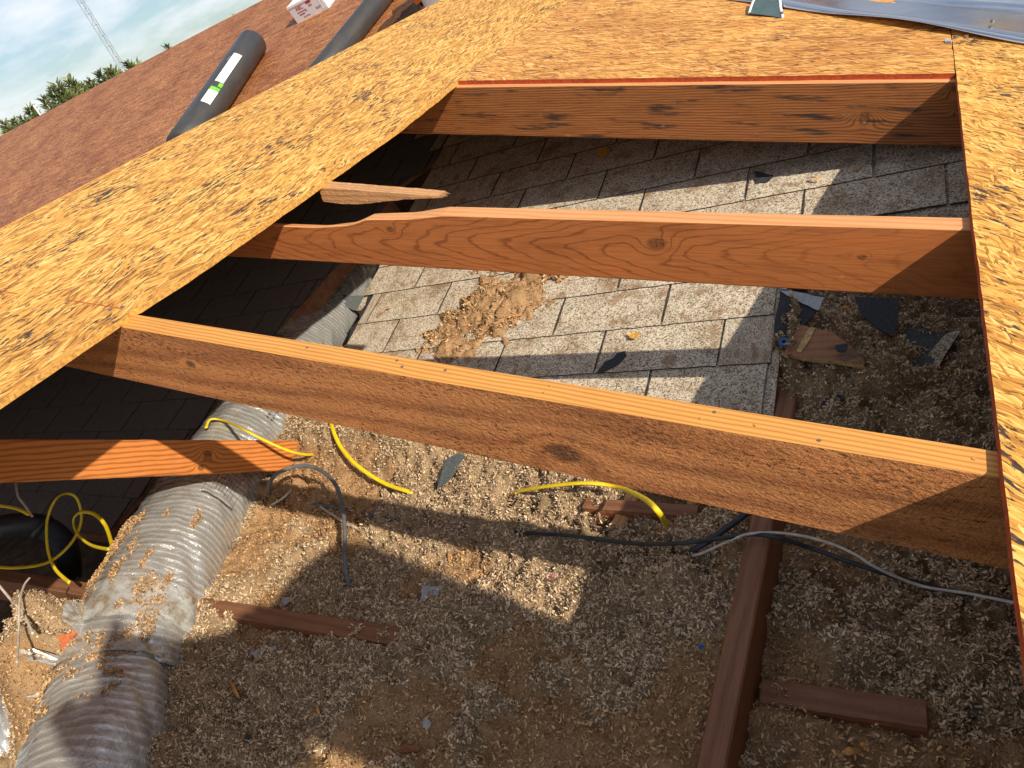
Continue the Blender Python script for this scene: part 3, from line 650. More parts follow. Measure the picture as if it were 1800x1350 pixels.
fz = H(fx, fy) + fine(fx, fy, dm) + rng.uniform(-0.001, 0.018, len(fx))
fl = obj('insulation_flakes', flakes('insulation_flakes', fx, fy, fz, dm)); tag(fl, 'pale curled flakes of loose insulation lying over the brown dust', 'insulation', kind='stuff')

# dirt spilled on the old shingles
DX0, DX1, DY0, DY1 = -2.75, -1.45, 2.28, 3.15
ax_ = np.arange(DX0, DX1, 0.0085); ay_ = np.arange(DY0, DY1, 0.0085); AX, AY = np.meshgrid(ax_, ay_, indexing='ij')
def spill(x, y):
    c1 = np.exp(-(((x + 2.02) * 0.95 + (y - 2.72) * 0.55) / 0.30) ** 2 - (((y - 2.74) - (x + 2.02) * 0.45) / 0.26) ** 2); c1 = np.maximum(c1, 0.95 * np.exp(-((x + 1.78) / 0.26) ** 2 - ((y - 2.95) / 0.13) ** 2))
    c2 = 0.75 * np.exp(-((x + 2.33) / 0.12) ** 2 - ((y - 2.56) / 0.075) ** 2); c3 = 0.8 * np.exp(-((x + 2.20) / 0.28) ** 2 - ((y - 2.48) / 0.10) ** 2)
    return np.maximum(np.maximum(c1, c2), c3) + 1.1 * (fbm(x + 8, y + 3, 8, 4, 0.68) - 0.5)
sp = spill(AX, AY); hz = 0.034 * sstep(0.38, 0.95, sp) - 0.05 * np.exp(-(np.abs(fbm(AX + 5, AY + 2, 8, 3) - 0.5) / 0.022) ** 2) * sstep(.45, .7, sp) + 0.030 * sstep(0.36, 0.50, sp) * (fbm(AX, AY, 16, 3)) + 0.024 * (fbm(AX, AY, 48, 2) - .4) * sstep(0.45, .7, sp)
Z = z_old(AY) + 0.012 + hz; idx = np.arange(AX.size).reshape(AX.shape); Fq = np.stack([idx[:-1, :-1], idx[1:, :-1], idx[1:, 1:], idx[:-1, 1:]], -1).reshape(-1, 4)
okf = (sp.ravel()[Fq] > 0.37).all(1); Fq = Fq[okf]; used = np.unique(Fq); rm = -np.ones(AX.size, int); rm[used] = np.arange(len(used))
tone = fbm(AX, AY, 14, 3).reshape(-1, 1); c = DUST_A * tone * 1.1 + DUST_B * (1 - tone); V = np.stack([AX, AY, Z], -1).reshape(-1, 3)[used] * S
heap = obj('dirt_heap', npmesh('dirt_heap', V, rm[Fq], FILL, True, np.concatenate([c, np.ones((len(c), 1))], 1)[used])); tag(heap, 'heap of brown dirt spilled on the sunlit old shingles', 'dirt', kind='stuff')
n = 26000; ux = rng.uniform(DX0, DX1, n); uy = rng.uniform(DY0, DY1, n); k = spill(ux, uy); sel = (k > 0.4) & (rng.random(n) < 0.8 * sstep(0.42, 0.7, fbm(ux, uy, 7, 2)) + 0.12); ux, uy, k = ux[sel], uy[sel], k[sel]
uz = Z[np.clip(((ux - DX0) / 0.0085).astype(int), 0, AX.shape[0] - 1), np.clip(((uy - DY0) / 0.0085).astype(int), 0, AX.shape[1] - 1)] + rng.uniform(0.0, 0.014, len(ux))
tag(obj('dirt_crumbs', flakes('dirt_crumbs', ux, uy, uz, np.ones(len(ux)), (0.004, 0.014))), 'pale crumbs scattered through the dirt heap on the shingles', 'dirt', kind='stuff')

# ------------------------------------------------------------------ attic timbers
def joist_from(ax, ay, bx, by, z, w=0.038, d=0.10):
    return (ax, ay, z), (bx, by, z)
lumber('ceiling_joist', (-0.493, 0.2, -1.70), (-0.493, 2.36, -1.70), 0.039, 0.24, (JOISTM, JOISTT), 'dark old joist running away from the bottom edge to the torn plywood', 'joist', back=(-1, 0, 0), n=50)
for A, B, w, d, lab in ((p_z(1335, 1234, -1.82), p_z(1630, 1277, -1.82), 0.04, 0.09, 'short dark block butted against the right side of the joist'),
                        ((-2.95, 0.925, -1.795), (-1.585, 0.975, -1.825), 0.04, 0.09, 'dark block half buried between the silver duct and open insulation'),
                        ((-1.22, 1.64, -1.80), (-0.78, 1.63, -1.80), 0.030, 0.055, 'short dark block beside the yellow cable end under the near rafter'),
                        ((-5.2, 0.86, -1.80), (-3.40, 0.90, -1.80), 0.042, 0.12, 'dark block left of the silver duct with one sunlit end')):
    lumber('blocking', A, B, w, d, (JOISTM, JOISTT), lab, 'blocking', n=24)
# short uprights seen in the pit under the near rafter
lumber('timber_offcut', p_z(1222, 880, -1.80), p_z(1213, 925, -1.86), 0.022, 0.02, (SPLITM,), 'pale stamped timber offcut standing in the pit under the near rafter', 'timber offcut', n=6, back=(0.3, 1, 0.2))
lumber('timber_offcut', p_z(1104, 862, -1.80), p_z(1070, 925, -1.83), 0.028, 0.03, (SPLITM,), 'torn pale timber offcut beside the bent yellow cable', 'timber offcut', n=10, back=(0.5, 1, 0.1), wig=0.0008)
# orange strut on the left, its foot sunk in the fill
pa, pb = p_d(-60, 812, 3.15), p_d(530, 800, 3.95)
ax = m(pb) - m(pa); vw = Vector((m(pa) + m(pb)) / 2).normalized(); bk = vw - ax.normalized() * vw.dot(ax.normalized())
upv = ax.normalized().cross(bk.normalized())
pa2 = np.array(m(pa) + upv * 0.0445) / S; pb2 = np.array(m(pb) + upv * 0.0445) / S
lumber('strut', pa2, pb2, 0.038, 0.089, (BRACEM,), 'orange timber strut crossing in front of the silver duct', 'strut', back=tuple(bk), n=40)
# trimmed rafter of the old roof along the slot
lumber('trimmer_rafter', (-4.05, 1.95, z_old(1.95) - 0.04), (-3.40, 3.98, z_old(3.98) - 0.04), 0.038, 0.060, (DARKW,), 'reddish trimmer rafter along the left side of the duct slot', 'rafter', back=(-1, 0, 0), n=12)
lumber('header_board', (-7.2, 1.42, z_old(1.42) - 0.03), (-3.95, 1.42, z_old(1.42) - 0.03), 0.038, 0.12, (DARKW,), 'dark header board closing the edge of the shaded shingles', 'board', n=12)

# ------------------------------------------------------------------ flexible ducts
def duct(name, axis, R, label, tstart=0, pitch=0.0175, dirty=0.3, crush=0.0):
    ctr = spline([m(p) for p in axis], 24); Ls = [0]
    for i in range(1, len(ctr)): Ls.append(Ls[-1] + (ctr[i] - ctr[i - 1]).length)
    tot = Ls[-1]; nr = int(tot / pitch * 7); seg = 56; V = []; C = []; root = empty(name, m(axis[len(axis) // 2]) - Vector((0, 0, R)), label, 'duct')
    rings = []
    for i in range(nr + 1):
        s = tot * i / nr; j = min(max(np.searchsorted(Ls, s) - 1, 0), len(ctr) - 2); t = (s - Ls[j]) / (Ls[j + 1] - Ls[j]); p = ctr[j].lerp(ctr[j + 1], t)
        tg = (ctr[min(j + 2, len(ctr) - 1)] - ctr[max(j - 1, 0)]).normalized(); a = tg.cross(Vector((0, 0, 1))).normalized(); b = a.cross(tg).normalized(); rings.append((p, a, b, s))
    th = np.linspace(0, 2 * np.pi, seg, endpoint=False)
    for p, a, b, s in rings:
        ph = (s + 0.004 * np.sin(th * 3 + s * 9) + 0.006 * (fbm(th * 2.2 + 50, np.full(seg, s * 11), 1.0, 2) - .5)) / pitch; fr = ph - np.floor(ph); rib = np.exp(-((fr - 0.5) / 0.16) ** 2)
        wr = fbm(np.cos(th) * 2.0 + 11, np.sin(th) * 2.0 + s * 9, 2.2, 3) - 0.5; wr2 = fbm(np.cos(th) * 5 + 3, np.sin(th) * 5 + s * 40, 2.0, 3) - 0.5
        r = R + 0.0009 * rib + 0.018 * wr + 0.0032 * wr2 * (1 + 3 * crush)
        for k in range(seg): V.append(p + a * (r[k] * math.cos(th[k])) + b * (r[k] * math.sin(th[k]) * 0.97))
        base = 0.50 + 0.14 * wr2
        cc = np.stack([base + 0.24 * rib, base * 0.985 + 0.235 * rib, base * 0.92 + 0.215 * rib, np.ones(seg)], 1); C.append(cc)
    F = [(i * seg + k, i * seg + (k + 1) % seg, (i + 1) * seg + (k + 1) % seg, (i + 1) * seg + k) for i in range(nr) for k in range(seg)]
    world_obj('ribbed_jacket', V, F, DUCT, root, True, cols=np.concatenate(C))
    def at(s, th, lift=0.0):
        i = min(int(s / tot * nr), nr); p, a, b, _ = rings[i]; r = R + lift + 0.0013 + float(0.018 * (fbm(np.array([math.cos(th) * 2.0 + 11]), np.array([math.sin(th) * 2.0 + _ * 9]), 2.2, 3)[0] - 0.5) + 0.0032 * (fbm(np.array([math.cos(th) * 5 + 3]), np.array([math.sin(th) * 5 + _ * 40]), 2.0, 3)[0] - .5)); return p + a * (r * math.cos(th)) + b * (r * math.sin(th) * 0.97)
    return root, at, tot
AX1 = [(-4.50, 4.75, -1.75), (-4.02, 3.57, -1.745), (-3.75, 2.74, -1.74), (-3.50, 1.99, -1.75), (-3.34, 1.47, -1.75), (-3.20, 1.15, -1.755), (-3.07, 0.87, -1.765), (-2.99, 0.70, -1.79), (-2.93, 0.58, -1.83)]
d1, at1, t1 = duct('flexible_duct', AX1, 0.258 * S, 'long silver ribbed flexible duct running up under the rafters')
AX2 = [(-2.97, 0.63, -1.81), (-2.90, 0.53, -1.79), (-2.80, 0.42, -1.80), (-2.64, 0.22, -1.82), (-2.52, -0.02, -1.86), (-2.46, -0.35, -1.92)]
d2, at2, t2 = duct('flexible_duct', AX2, 0.245 * S, 'shaded silver flexible duct at the bottom left corner', dirty=0.6)
AX3 = [(-3.35, 0.42, -1.92), (-3.55, 0.15, -1.96), (-3.62, -0.2, -2.0)]
d3, at3, t3 = duct('flexible_duct', AX3, 0.20 * S, 'sunlit scrap of silver duct at the extreme bottom left')
# print on the jacket: two heading lines and a ruled box of small type
def ink(at, s0, s1, th0, th1, root):
    q = [at(s0, th0, 0.0012), at(s1, th0, 0.0012), at(s1, th1, 0.0012), at(s0, th1, 0.0012)]
    return q
Vk = []; Fk = []
def add_ink(at, s0, s1, th0, th1):
    b = len(Vk); Vk.extend([at(s0, th0, .0012), at(s1, th0, .0012), at(s1, th1, .0012), at(s0, th1, .0012)]); Fk.append((b, b + 1, b + 2, b + 3))
for row, thc in enumerate((2.74, 2.62)):
    s = t1 * 0.50
    while s < t1 * 0.66:
        w = random.uniform(0.007, 0.013)
        for z in range(2): add_ink(at1, s + w * 0.4 * z, s + w * 0.4 * z + 0.0022, thc + random.uniform(-0.02, 0.0), thc + random.uniform(0.03, 0.055))
        if random.random() < .6: add_ink(at1, s, s + w * .6, thc, thc + 0.008)
        s += w * 1.6
for row in range(7):
    s = t1 * 0.735; thc = 2.92 - row * 0.075
    while s < t1 * 0.80:
        w = random.uniform(0.003, 0.008); add_ink(at1, s, s + w, thc, thc + 0.012); s += w + 0.003
for a in ((0.725, 0.7262), (0.81, 0.8112)):
    for q in range(12): add_ink(at1, t1 * a[0], t1 * a[1], 2.35 + .06 * q, 2.41 + .06 * q)
for tt in (3.05, 2.35):
    for q in range(10): add_ink(at1, t1 * (0.725 + .0085 * q), t1 * (0.7335 + .0085 * q), tt, tt + 0.006)
tag(world_obj('printed_marking', Vk, Fk, INK, d1), kind='stuff')
# taped joint between the two ducts
def band(at, s0, s1, th0, th1, lift, nm, mat, root, ns=10, nt=26, rip=0.003):
    V = [at(s0 + (s1 - s0) * i / ns, th0 + (th1 - th0) * k / nt, lift + random.uniform(0, rip)) for i in range(ns + 1) for k in range(nt + 1)]
    F = [(i * (nt + 1) + k, i * (nt + 1) + k + 1, (i + 1) * (nt + 1) + k + 1, (i + 1) * (nt + 1) + k) for i in range(ns) for k in range(nt)]
    return world_obj(nm, V, F, mat, root, True)
band(at1, t1 * 0.93, t1 * 0.965, 0.4, 3.6, 0.002, 'foil_tape', TAPE, d1)
band(at2, 0.0, t2 * 0.13, 0.2, 3.2, 0.003, 'foil_tape', TAPE, d2)
n = 30000; ss = rng.uniform(0.80, 1.0, n) ** 0.8; tt = rng.uniform(0.1, 2.6, n); kk = fbm(ss * 14, tt * 2.2, 1.6, 4, 0.6) + 0.9 * (ss - 0.88) - 0.10 * np.abs(tt - 1.0); sel = kk > 0.485
pts_ = [at1(t1 * a, b, 0.0015 + random.uniform(0, .004)) for a, b in zip(ss[sel], tt[sel])]
n2_ = 16000; ss = rng.uniform(0.0, 0.30, n2_); tt = rng.uniform(0.1, 2.4, n2_); kk = fbm(ss * 20 + 9, tt * 2.2, 1.6, 4, 0.6) - 0.7 * ss; sel = kk > 0.42
pts_ += [at2(t2 * a, b, 0.0015 + random.uniform(0, .004)) for a, b in zip(ss[sel], tt[sel])]
n3_ = 9000; ss = rng.uniform(0.20, 0.42, n3_); tt = rng.uniform(0.7, 2.3, n3_); kk = fbm(ss * 16 + 3, tt * 1.8, 1.5, 4, 0.6); sel = kk > 0.56
pts_ += [at1(t1 * a, b, 0.001 + random.uniform(0, .002)) for a, b in zip(ss[sel], tt[sel])]
pts_ = np.array([tuple(p) for p in pts_]) / S
tag(obj('duct_dirt', flakes('duct_dirt', pts_[:, 0], pts_[:, 1], pts_[:, 2], np.ones(len(pts_)), (0.003, 0.010))), 'brown dust and flakes caked over the duct joint', 'dirt', kind='stuff')

# ------------------------------------------------------------------ cables
def cable(name, pts, r, mat, label, flat=1.0, group=None, n=10, up=None):
    V, F = tube_geo(spline([m(p) for p in pts], n), r, 10, flat, up); o = world_obj(name, V, F, mat, None, True); return tag(o, label, 'cable', group)
def duct_top(px, py, lift=0.02):                               # point on the long duct's upper surface under a pixel
    r = ray(px, py); best = None
    C_ = np.array([np.array(p) for p in spline([Vector(p) for p in AX1], 24)])
    for t in np.linspace(2.0, 7, 1200):
        P = r * t; d = np.linalg.norm(C_ - P, axis=1).min()
        if d < 0.262 + lift: return P
    return p_ins(px, py, lift)
cable('yellow_cable', [duct_top(362, 752, .03), duct_top(370, 737, .03), duct_top(395, 740, .03), p_d(430, 756, 3.72), p_d(470, 776, 3.70), p_d(510, 793, 3.72), p_d(540, 799, 3.80), p_d(562, 796, 3.95)], 0.0056, YEL, 'yellow cable laid over the duct and the orange strut', 0.55)
cable('yellow_cable', [p_ins(580, 735, .02), p_ins(585, 755, .06), p_ins(600, 787, .08), p_ins(630, 820, .08), p_ins(675, 849, .06), p_ins(715, 863, .03), p_ins(728, 866, -.01), p_ins(742, 872, -.09)], 0.0056, YEL, 'yellow cable curving out of the dust just right of the duct', 0.55)
cable('yellow_cable', [p_ins(900, 868, 0.0), p_ins(915, 863, .05), p_ins(960, 855, .09), p_ins(1030, 849, .11), p_ins(1085, 856, .13), p_ins(1130, 875, .20), p_ins(1155, 897, .22), p_ins(1173, 924, .06)], 0.0056, YEL, 'yellow cable bending down into the pit under the near rafter', 0.55)
cable('yellow_cable', [p_d(-30, 885, 4.4), p_d(25, 893, 4.3), p_d(52, 905, 4.25)], 0.005, YEL, 'short yellow cable end in the dark left void', 0.6)
cable('yellow_cable', [p_d(x, y, d) for x, y, d in ((-20, 995, 4.55), (30, 998, 4.5), (85, 988, 4.5), (125, 955, 4.45), (143, 915, 4.45), (136, 878, 4.4), (118, 868, 4.4), (98, 878, 4.35), (83, 915, 4.35), (84, 965, 4.3), (97, 1000, 4.2), (122, 1024, 4.0))], 0.0056, YEL, 'yellow cable hanging in a tall loop in the dark left void', 0.6)
cable('yellow_cable', [p_d(x, y, d) for x, y, d in ((198, 962, 3.9), (186, 925, 4.2), (168, 905, 4.3), (145, 900, 4.35), (131, 909, 4.4), (130, 925, 4.4), (142, 945, 4.3), (162, 959, 4.1), (192, 966, 3.8))], 0.0054, YEL, 'yellow cable in a small round loop against the duct', 0.6)
cable('grey_cable', [p_ins(474, 868, .03), p_d(474, 850, 3.62), p_d(488, 832, 3.6), p_d(520, 820, 3.58), p_d(555, 823, 3.5), p_d(585, 845, 3.35), p_ins(600, 880, .14), p_ins(606, 930, .12), p_ins(606, 980, .08), p_ins(612, 1020, .04), p_ins(621, 1042, -.01)], 0.0052, GREYC, 'grey cable arching from the duct down into the dust')
cable('grey_cable', [p_ins(533, 882, .01), p_ins(570, 889, .02), p_ins(620, 897, .01), p_ins(660, 906, .025), p_ins(694, 914, .01)], 0.0042, GREYC, 'thin grey cable half sunk in dust behind the arched cable')
cable('black_cable', [p_ins(905, 934, .02), p_ins(930, 937, .05), p_ins(985, 940, .07), p_ins(1040, 946, .08), p_ins(1110, 955, .09), p_ins(1190, 955, .12), p_z(1262, 947, -1.66), p_z(1320, 939, -1.672), p_z(1365, 945, -1.68), p_ins(1430, 965, .13), p_ins(1530, 1000, .09), p_ins(1650, 1034, .06), p_ins(1800, 1060, .06)], 0.0040, BLKC, 'long black cable lying across the joist to the right')
cable('black_cable', [p_ins(1194, 977, .0), p_ins(1225, 963, .04), p_ins(1265, 937, .06), p_ins(1310, 905, .06), p_ins(1345, 880, .08)], 0.0058, BLKC, 'thick black cable rising under the near rafter')
cable('white_cable', [p_ins(1198, 981, .0), p_ins(1235, 972, .05), p_z(1290, 947, -1.67), p_z(1325, 937.5, -1.668), p_z(1385, 938, -1.68), p_ins(1450, 952, .16), p_ins(1500, 973, .14), p_ins(1545, 1000, .12), p_ins(1620, 1030, .08), p_ins(1700, 1043, .07), p_ins(1800, 1063, .07)], 0.0024, WHTC, 'thin white cable twisted along the long black cable')
cable('white_cable', [p_ins(475, 889, .02), p_ins(498, 875, .04), p_ins(517, 856, .02)], 0.0032, WHTC, 'short white cable end beside the duct')
cable('white_cable', [p_ins(563, 890, .01), p_ins(585, 905, .03), p_ins(615, 924, .03), p_ins(650, 934, .01)], 0.0034, WHTC, 'white cable passing under the arched grey cable')
cable('white_cable', [p_d(x, y, d) for x, y, d in ((30, 1165, 3.1), (33, 1110, 3.3), (34, 1060, 3.4), (42, 1030, 3.5), (52, 1016, 3.55))], 0.0023, WHTC, 'white cable standing at the left edge before the dark block')
cable('white_cable', [p_d(x, y, d) for x, y, d in ((-5, 1025, 3.7), (20, 1055, 3.6), (42, 1080, 3.45), (58, 1114, 3.3))], 0.0028, WHTC, 'white cable slanting down to the sunlit heap at far left')
cable('white_cable', [p_d(x, y, d) for x, y, d in ((28, 850, 4.6), (32, 872, 4.5), (45, 890, 4.45), (57, 908, 4.4))], 0.0032, WHTC, 'faint white cable hanging in the left void below the strut')
# black pipe elbow in the void
V, F = tube_geo(spline([m(p_d(-60, 945, 4.9)), m(p_d(10, 925, 4.8)), m(p_d(70, 925, 4.8)), m(p_d(112, 955, 4.85)), m(p_d(125, 1010, 5.0))], 10), 0.036, 20)
pp = empty('black_pipe', m(p_d(60, 1000, 4.9)), 'black pipe elbow lying in the dark void at the left', 'pipe'); world_obj('pipe_body', V, F, BLKC, pp, True)
V, F = tube_geo([m(p_d(66, 922, 4.8)), m(p_d(78, 928, 4.8))], 0.040, 20); world_obj('pipe_collar', V, F, BLKC, pp, True)

# ------------------------------------------------------------------ scraps lying on the fill, the shingles and the duct
def plate(name, pix, mat, th, label, cat, surf='ins', lift=0.012, edge=None, curl=0.0, drape=False):
    """thin scrap: its outline is laid on the plane that best fits the surface below it"""
    P = [np.array(p_ins(*q) if surf == 'ins' else p_old(*q, 0.012) if surf == 'old' else p_new(*q, 0.0205) if surf == 'new' else p_old(*q, surf) if isinstance(surf, float) else duct_top(*q, 0.004)) for q in pix]
    c = np.mean(P, 0); u_, s_, vt = np.linalg.svd(np.array(P) - c); nrm = vt[2] * (1 if vt[2][2] > 0 else -1); nrm = nrm + np.array([0.1, -0.25, 0.55]); nrm /= np.linalg.norm(nrm)
    c = c + np.array([0, 0, lift])
    Q = []
    for q, p0 in zip(pix, P):
        r = ray(*q); d0 = np.linalg.norm(p0); Q.append(r * float(np.clip((nrm @ c) / (nrm @ r), d0 * 0.93, d0 * 1.04)))
    if drape: Q = [p + np.array([0, 0, lift]) for p in P]; c = np.mean(Q, 0)
    Q = [m(p) for p in Q]; cc = m(c); nv = Vector(nrm); nn = len(Q)
    ar = sum((Q[i] - cc).cross(Q[(i + 1) % nn] - cc).dot(nv) for i in range(nn))
    if ar < 0: Q.reverse()
    rad = max((p - cc).length for p in Q)
    # two inner rings give the scrap some bend
    top = []
    for f in (1.0, 0.55): top += [cc + (p - cc) * f + nv * (curl * ((p - cc).length * f / rad) ** 2 + random.uniform(-.0008, .0008)) for p in Q]
    top.append(cc); k = len(top); V = top + [p - nv * th for p in top]; F = []
    for i in range(nn):
        j = (i + 1) % nn
        F += [(i, j, nn + j, nn + i), (nn + i, nn + j, 2 * nn), (k + j, k + i, k + nn + i, k + nn + j), (k + nn + j, k + nn + i, k + 2 * nn), (i, k + i, k + j, j)]
    mi = [0, 0, 0, 0, 1 if edge else 0] * nn
    o = world_obj(name, V, F, [mat, edge] if edge else mat, None, midx=mi); tag(o, label, cat); return o, cc, nv
def rag(pts, n=3, a=2.0):                                       # ragged pixel outline
    out = []
    for i, p in enumerate(pts):
        q = pts[(i + 1) % len(pts)]
        for k in range(n): out.append((p[0] + (q[0] - p[0]) * k / n + (random.uniform(-a, a) if k else 0), p[1] + (q[1] - p[1]) * k / n + (random.uniform(-a, a) if k else 0)))
    return out
sc1, c1, n1_ = plate('felt_scrap', rag([(1372, 508), (1448, 520), (1437, 545), (1412, 572), (1385, 605), (1362, 606), (1360, 575)], 3, 1.2), BLACKFELT, 0.003, 'triangular black felt scrap beside the shingle edge with a shiny fold', 'felt scrap', 0.03, 0.0)
plate('plastic_film', rag([(1371, 510), (1400, 513), (1450, 523), (1438, 546), (1410, 533)], 3, 1.5), PLASTICW, 0.001, 'shiny folded plastic film on top of the triangular felt scrap', 'plastic', 0.042, 0.0)
plate('felt_scrap', rag([(1503, 521), (1581, 524), (1578, 560), (1570, 592), (1540, 575), (1512, 550)], 3, 1.0), BLACKFELT, 0.003, 'black felt scrap hanging under the middle rafter in the right bay', 'felt scrap', -0.09, 0.0)
plate('felt_scrap', rag([(1595, 578), (1665, 575), (1660, 600), (1640, 640), (1562, 642), (1575, 610)], 3, 2), GREYFELT, 0.003, 'dusty grey felt scrap partly buried in the right bay', 'felt scrap', lift=0.03)
plate('shingle_scrap', rag([(1665, 585), (1688, 582), (1648, 648), (1615, 650), (1630, 625)], 3, 1.5), SHING, 0.004, 'granulated grey shingle scrap next to the dusty felt', 'shingle scrap', lift=0.04, edge=CORE)
plate('felt_scrap', rag([(1448, 699), (1478, 695), (1486, 701), (1472, 708), (1443, 712)], 3, 1.2), BLACKFELT, 0.003, 'small black felt scrap just above the near rafter', 'felt scrap', lift=0.02)
plate('felt_scrap', rag([(1098, 617), (1101, 624), (1087, 640), (1078, 646), (1060, 654), (1048, 655), (1062, 636), (1078, 629), (1085, 620)], 2, 1.0), BLACKFELT, 0.0025, 'jagged black felt scrap lying on the shaded band of shingles', 'felt scrap', 'old', 0.012)
plate('felt_scrap', rag([(590, 516), (625, 521), (650, 520), (636, 551), (612, 540), (588, 532), (597, 524)], 3, 1.2), GREYFELT, 0.0025, 'torn grey felt flap lying over the silver duct', 'felt scrap', 'duct', 0.045)
plate('felt_scrap', rag([(805, 796), (818, 802), (806, 816), (795, 836), (785, 848), (768, 858), (774, 842), (783, 825), (792, 808)], 2, 1.0), GREYFELT, 0.0025, 'grey felt strip lying in the dust below the near rafter', 'felt scrap', lift=0.06)
plate('felt_scrap', rag([(436, 1290), (444, 1300), (440, 1310), (424, 1326), (412, 1331), (410, 1322), (424, 1305)], 2, 1), BLACKFELT, 0.003, 'black felt scrap near the bottom edge right of the duct', 'felt scrap', lift=0.02)
plate('felt_scrap', rag([(1325, 300), (1360, 308), (1352, 318), (1330, 322)], 3, 1.5), BLACKFELT, 0.002, 'small black felt scrap where sun meets shade on the upper shingles', 'felt scrap', 'old', 0.012)
ply, pc, pn = plate('plywood_chunk', rag([(1377, 622), (1404, 572), (1432, 575), (1445, 580), (1462, 583), (1500, 612), (1519, 632), (1518, 642)], 3, 1.2), PLYFACE, 0.013, 'broken reddish plywood chunk resting on the end of the joist', 'plywood', 0.045, 0.0, edge=PLYEDGE)
# pale torn strip and a tar spot on the plywood chunk
def on_plane(px, py, c, nv, lift):
    r = Vector(ray(px, py)); return r * ((nv.dot(c + nv * lift)) / nv.dot(r))
for nm, pix, mt in (('torn_veneer', rag([(1400, 618), (1415, 590), (1424, 576), (1434, 577), (1425, 596), (1408, 620)], 2, 1), PLYEDGE), ('tar_spot', rag([(1467, 608), (1480, 606), (1490, 604), (1488, 614), (1480, 619), (1471, 617)], 2, .8), BLACKFELT)):
    Q = [on_plane(x, y, pc, pn, 0.001) for x, y in pix]; n = len(Q); V = Q + [q + pn * 0.0014 for q in Q]
    world_obj(nm, V, [tuple(range(n, 2 * n)), tuple(reversed(range(n)))] + [(i, (i + 1) % n, n + (i + 1) % n, n + i) for i in range(n)], mt, ply)
# blue washer
p = on_plane(1378, 601, c1, n1_, 0.004); t = n1_.orthogonal().normalized(); b = n1_.cross(t); V = []; F = []; sg = 20
for (r, h) in ((0.004, 0.0015), (0.011, 0.002), (0.012, 0.0), (0.004, 0.0)):
    for k in range(sg): V.append(p + t * (r * math.cos(2 * math.pi * k / sg)) + b * (r * math.sin(2 * math.pi * k / sg)) + n1_ * h)
for j in range(3):
    for k in range(sg): F.append((j * sg + k, j * sg + (k + 1) % sg, (j + 1) * sg + (k + 1) % sg, (j + 1) * sg + k))
tag(world_obj('blue_washer', V, F, BLUEP), 'blue plastic cap washer beside the plywood chunk', 'washer')
# splinters, leaves and bits
def splinter(px0, px1, r, label, surf='ins', mat=SPLINTER, lift=0.02, cat='splinter', name='wood_splinter'):
    f = (lambda q: p_ins(*q, lift)) if surf == 'ins' else (lambda q: p_old(*q, 0.012 + lift))
    a, b = m(f(px0)), m(f(px1)); mid = (a + b) / 2 + Vector((0, 0, r * random.uniform(0, 1.5)))
    V, F = tube_geo([a, a.lerp(mid, .5), mid, mid.lerp(b, .6), b], r, 5, 0.45, radii=[r * .35, r, r * 1.1, r * .8, r * .15]); return tag(world_obj(name, V, F, mat), label, cat)
for a, b, r, lab in (((505, 927), (499, 945), .0035, 'orange wood splinter standing in shade right of the duct'), ((407, 1200), (421, 1228), .0045, 'reddish wood splinter low on the left of the insulation'),
                     ((705, 1208), (719, 1224), .0032, 'orange wood splinter in the middle of the shaded insulation'), ((556, 1238), (562, 1256), .003, 'thin orange splinter below the left dark block'),
                     ((498, 1289), (494, 1302), .0035, 'small tan splinter near the bottom edge'), ((1097, 1252), (1104, 1234), .0035, 'tan splinter beside the dusty patch left of the joist'),
                     ((788, 968), (790, 990), .0028, 'upright tan splinter at the edge of the shadow below the near rafter'), ((1420, 669), (1458, 665), .003, 'long thin curved splinter right of the joist end'),
                     ((1588, 1057), (1600, 1061), .004, 'reddish chip under the black cable in the right bay'), ((1480, 1324), (1514, 1320), .005, 'tan splinter below the right dark block'), ((1512, 1305), (1524, 1320), .0035, 'short orange splinter touching the lowest tan splinter'),
                     ((1512, 543), (1528, 534), .004, 'pale splinter lying on the hanging black felt'), ((1620, 575), (1634, 569), .0035, 'pale splinter lying on the dusty grey felt'), ((1478, 540), (1500, 548), .006, 'flat pale chip between the two black felt scraps'),
                     ((120, 1246), (140, 1243), .004, 'reddish splinter on the shaded heap at lower left'), ((810, 1310), (785, 1325), .0032, 'long brown sliver near the bottom centre')):
    splinter(a, b, r, lab)
for a, b, r, lab in (((884, 562), (920, 553), .0035, 'pale orange splinter bundle at the edge of the dirt heap'), ((888, 566), (912, 556), .003, 'second splinter of the pale bundle beside the dirt heap'), ((1498, 300), (1518, 290), .004, 'pale splinter on the shaded shingles at upper right'),
                     ((1425, 312), (1442, 317), .0035, 'tan splinter on the sunlit upper shingles'), ((677, 545), (690, 538), .003, 'tan splinter on the shingles near the duct slot'), ((664, 556), (676, 545), .003, 'brown twig on the shingles near the duct slot')):
    splinter(a, b, r, lab, 'old')
for pix, lab in ((rag([(1050, 263), (1066, 258), (1072, 266), (1062, 280), (1050, 277)], 2, 1), 'dry orange leaf on the dark shingles under the far rafter'), (rag([(1103, 588), (1114, 584), (1126, 587), (1120, 596), (1108, 596)], 2, 1), 'curled yellow leaf on the sunlit shingles')):
    plate('dry_leaf', pix, LEAFY, 0.0012, lab, 'leaf', 'old', 0.014, curl=0.006)
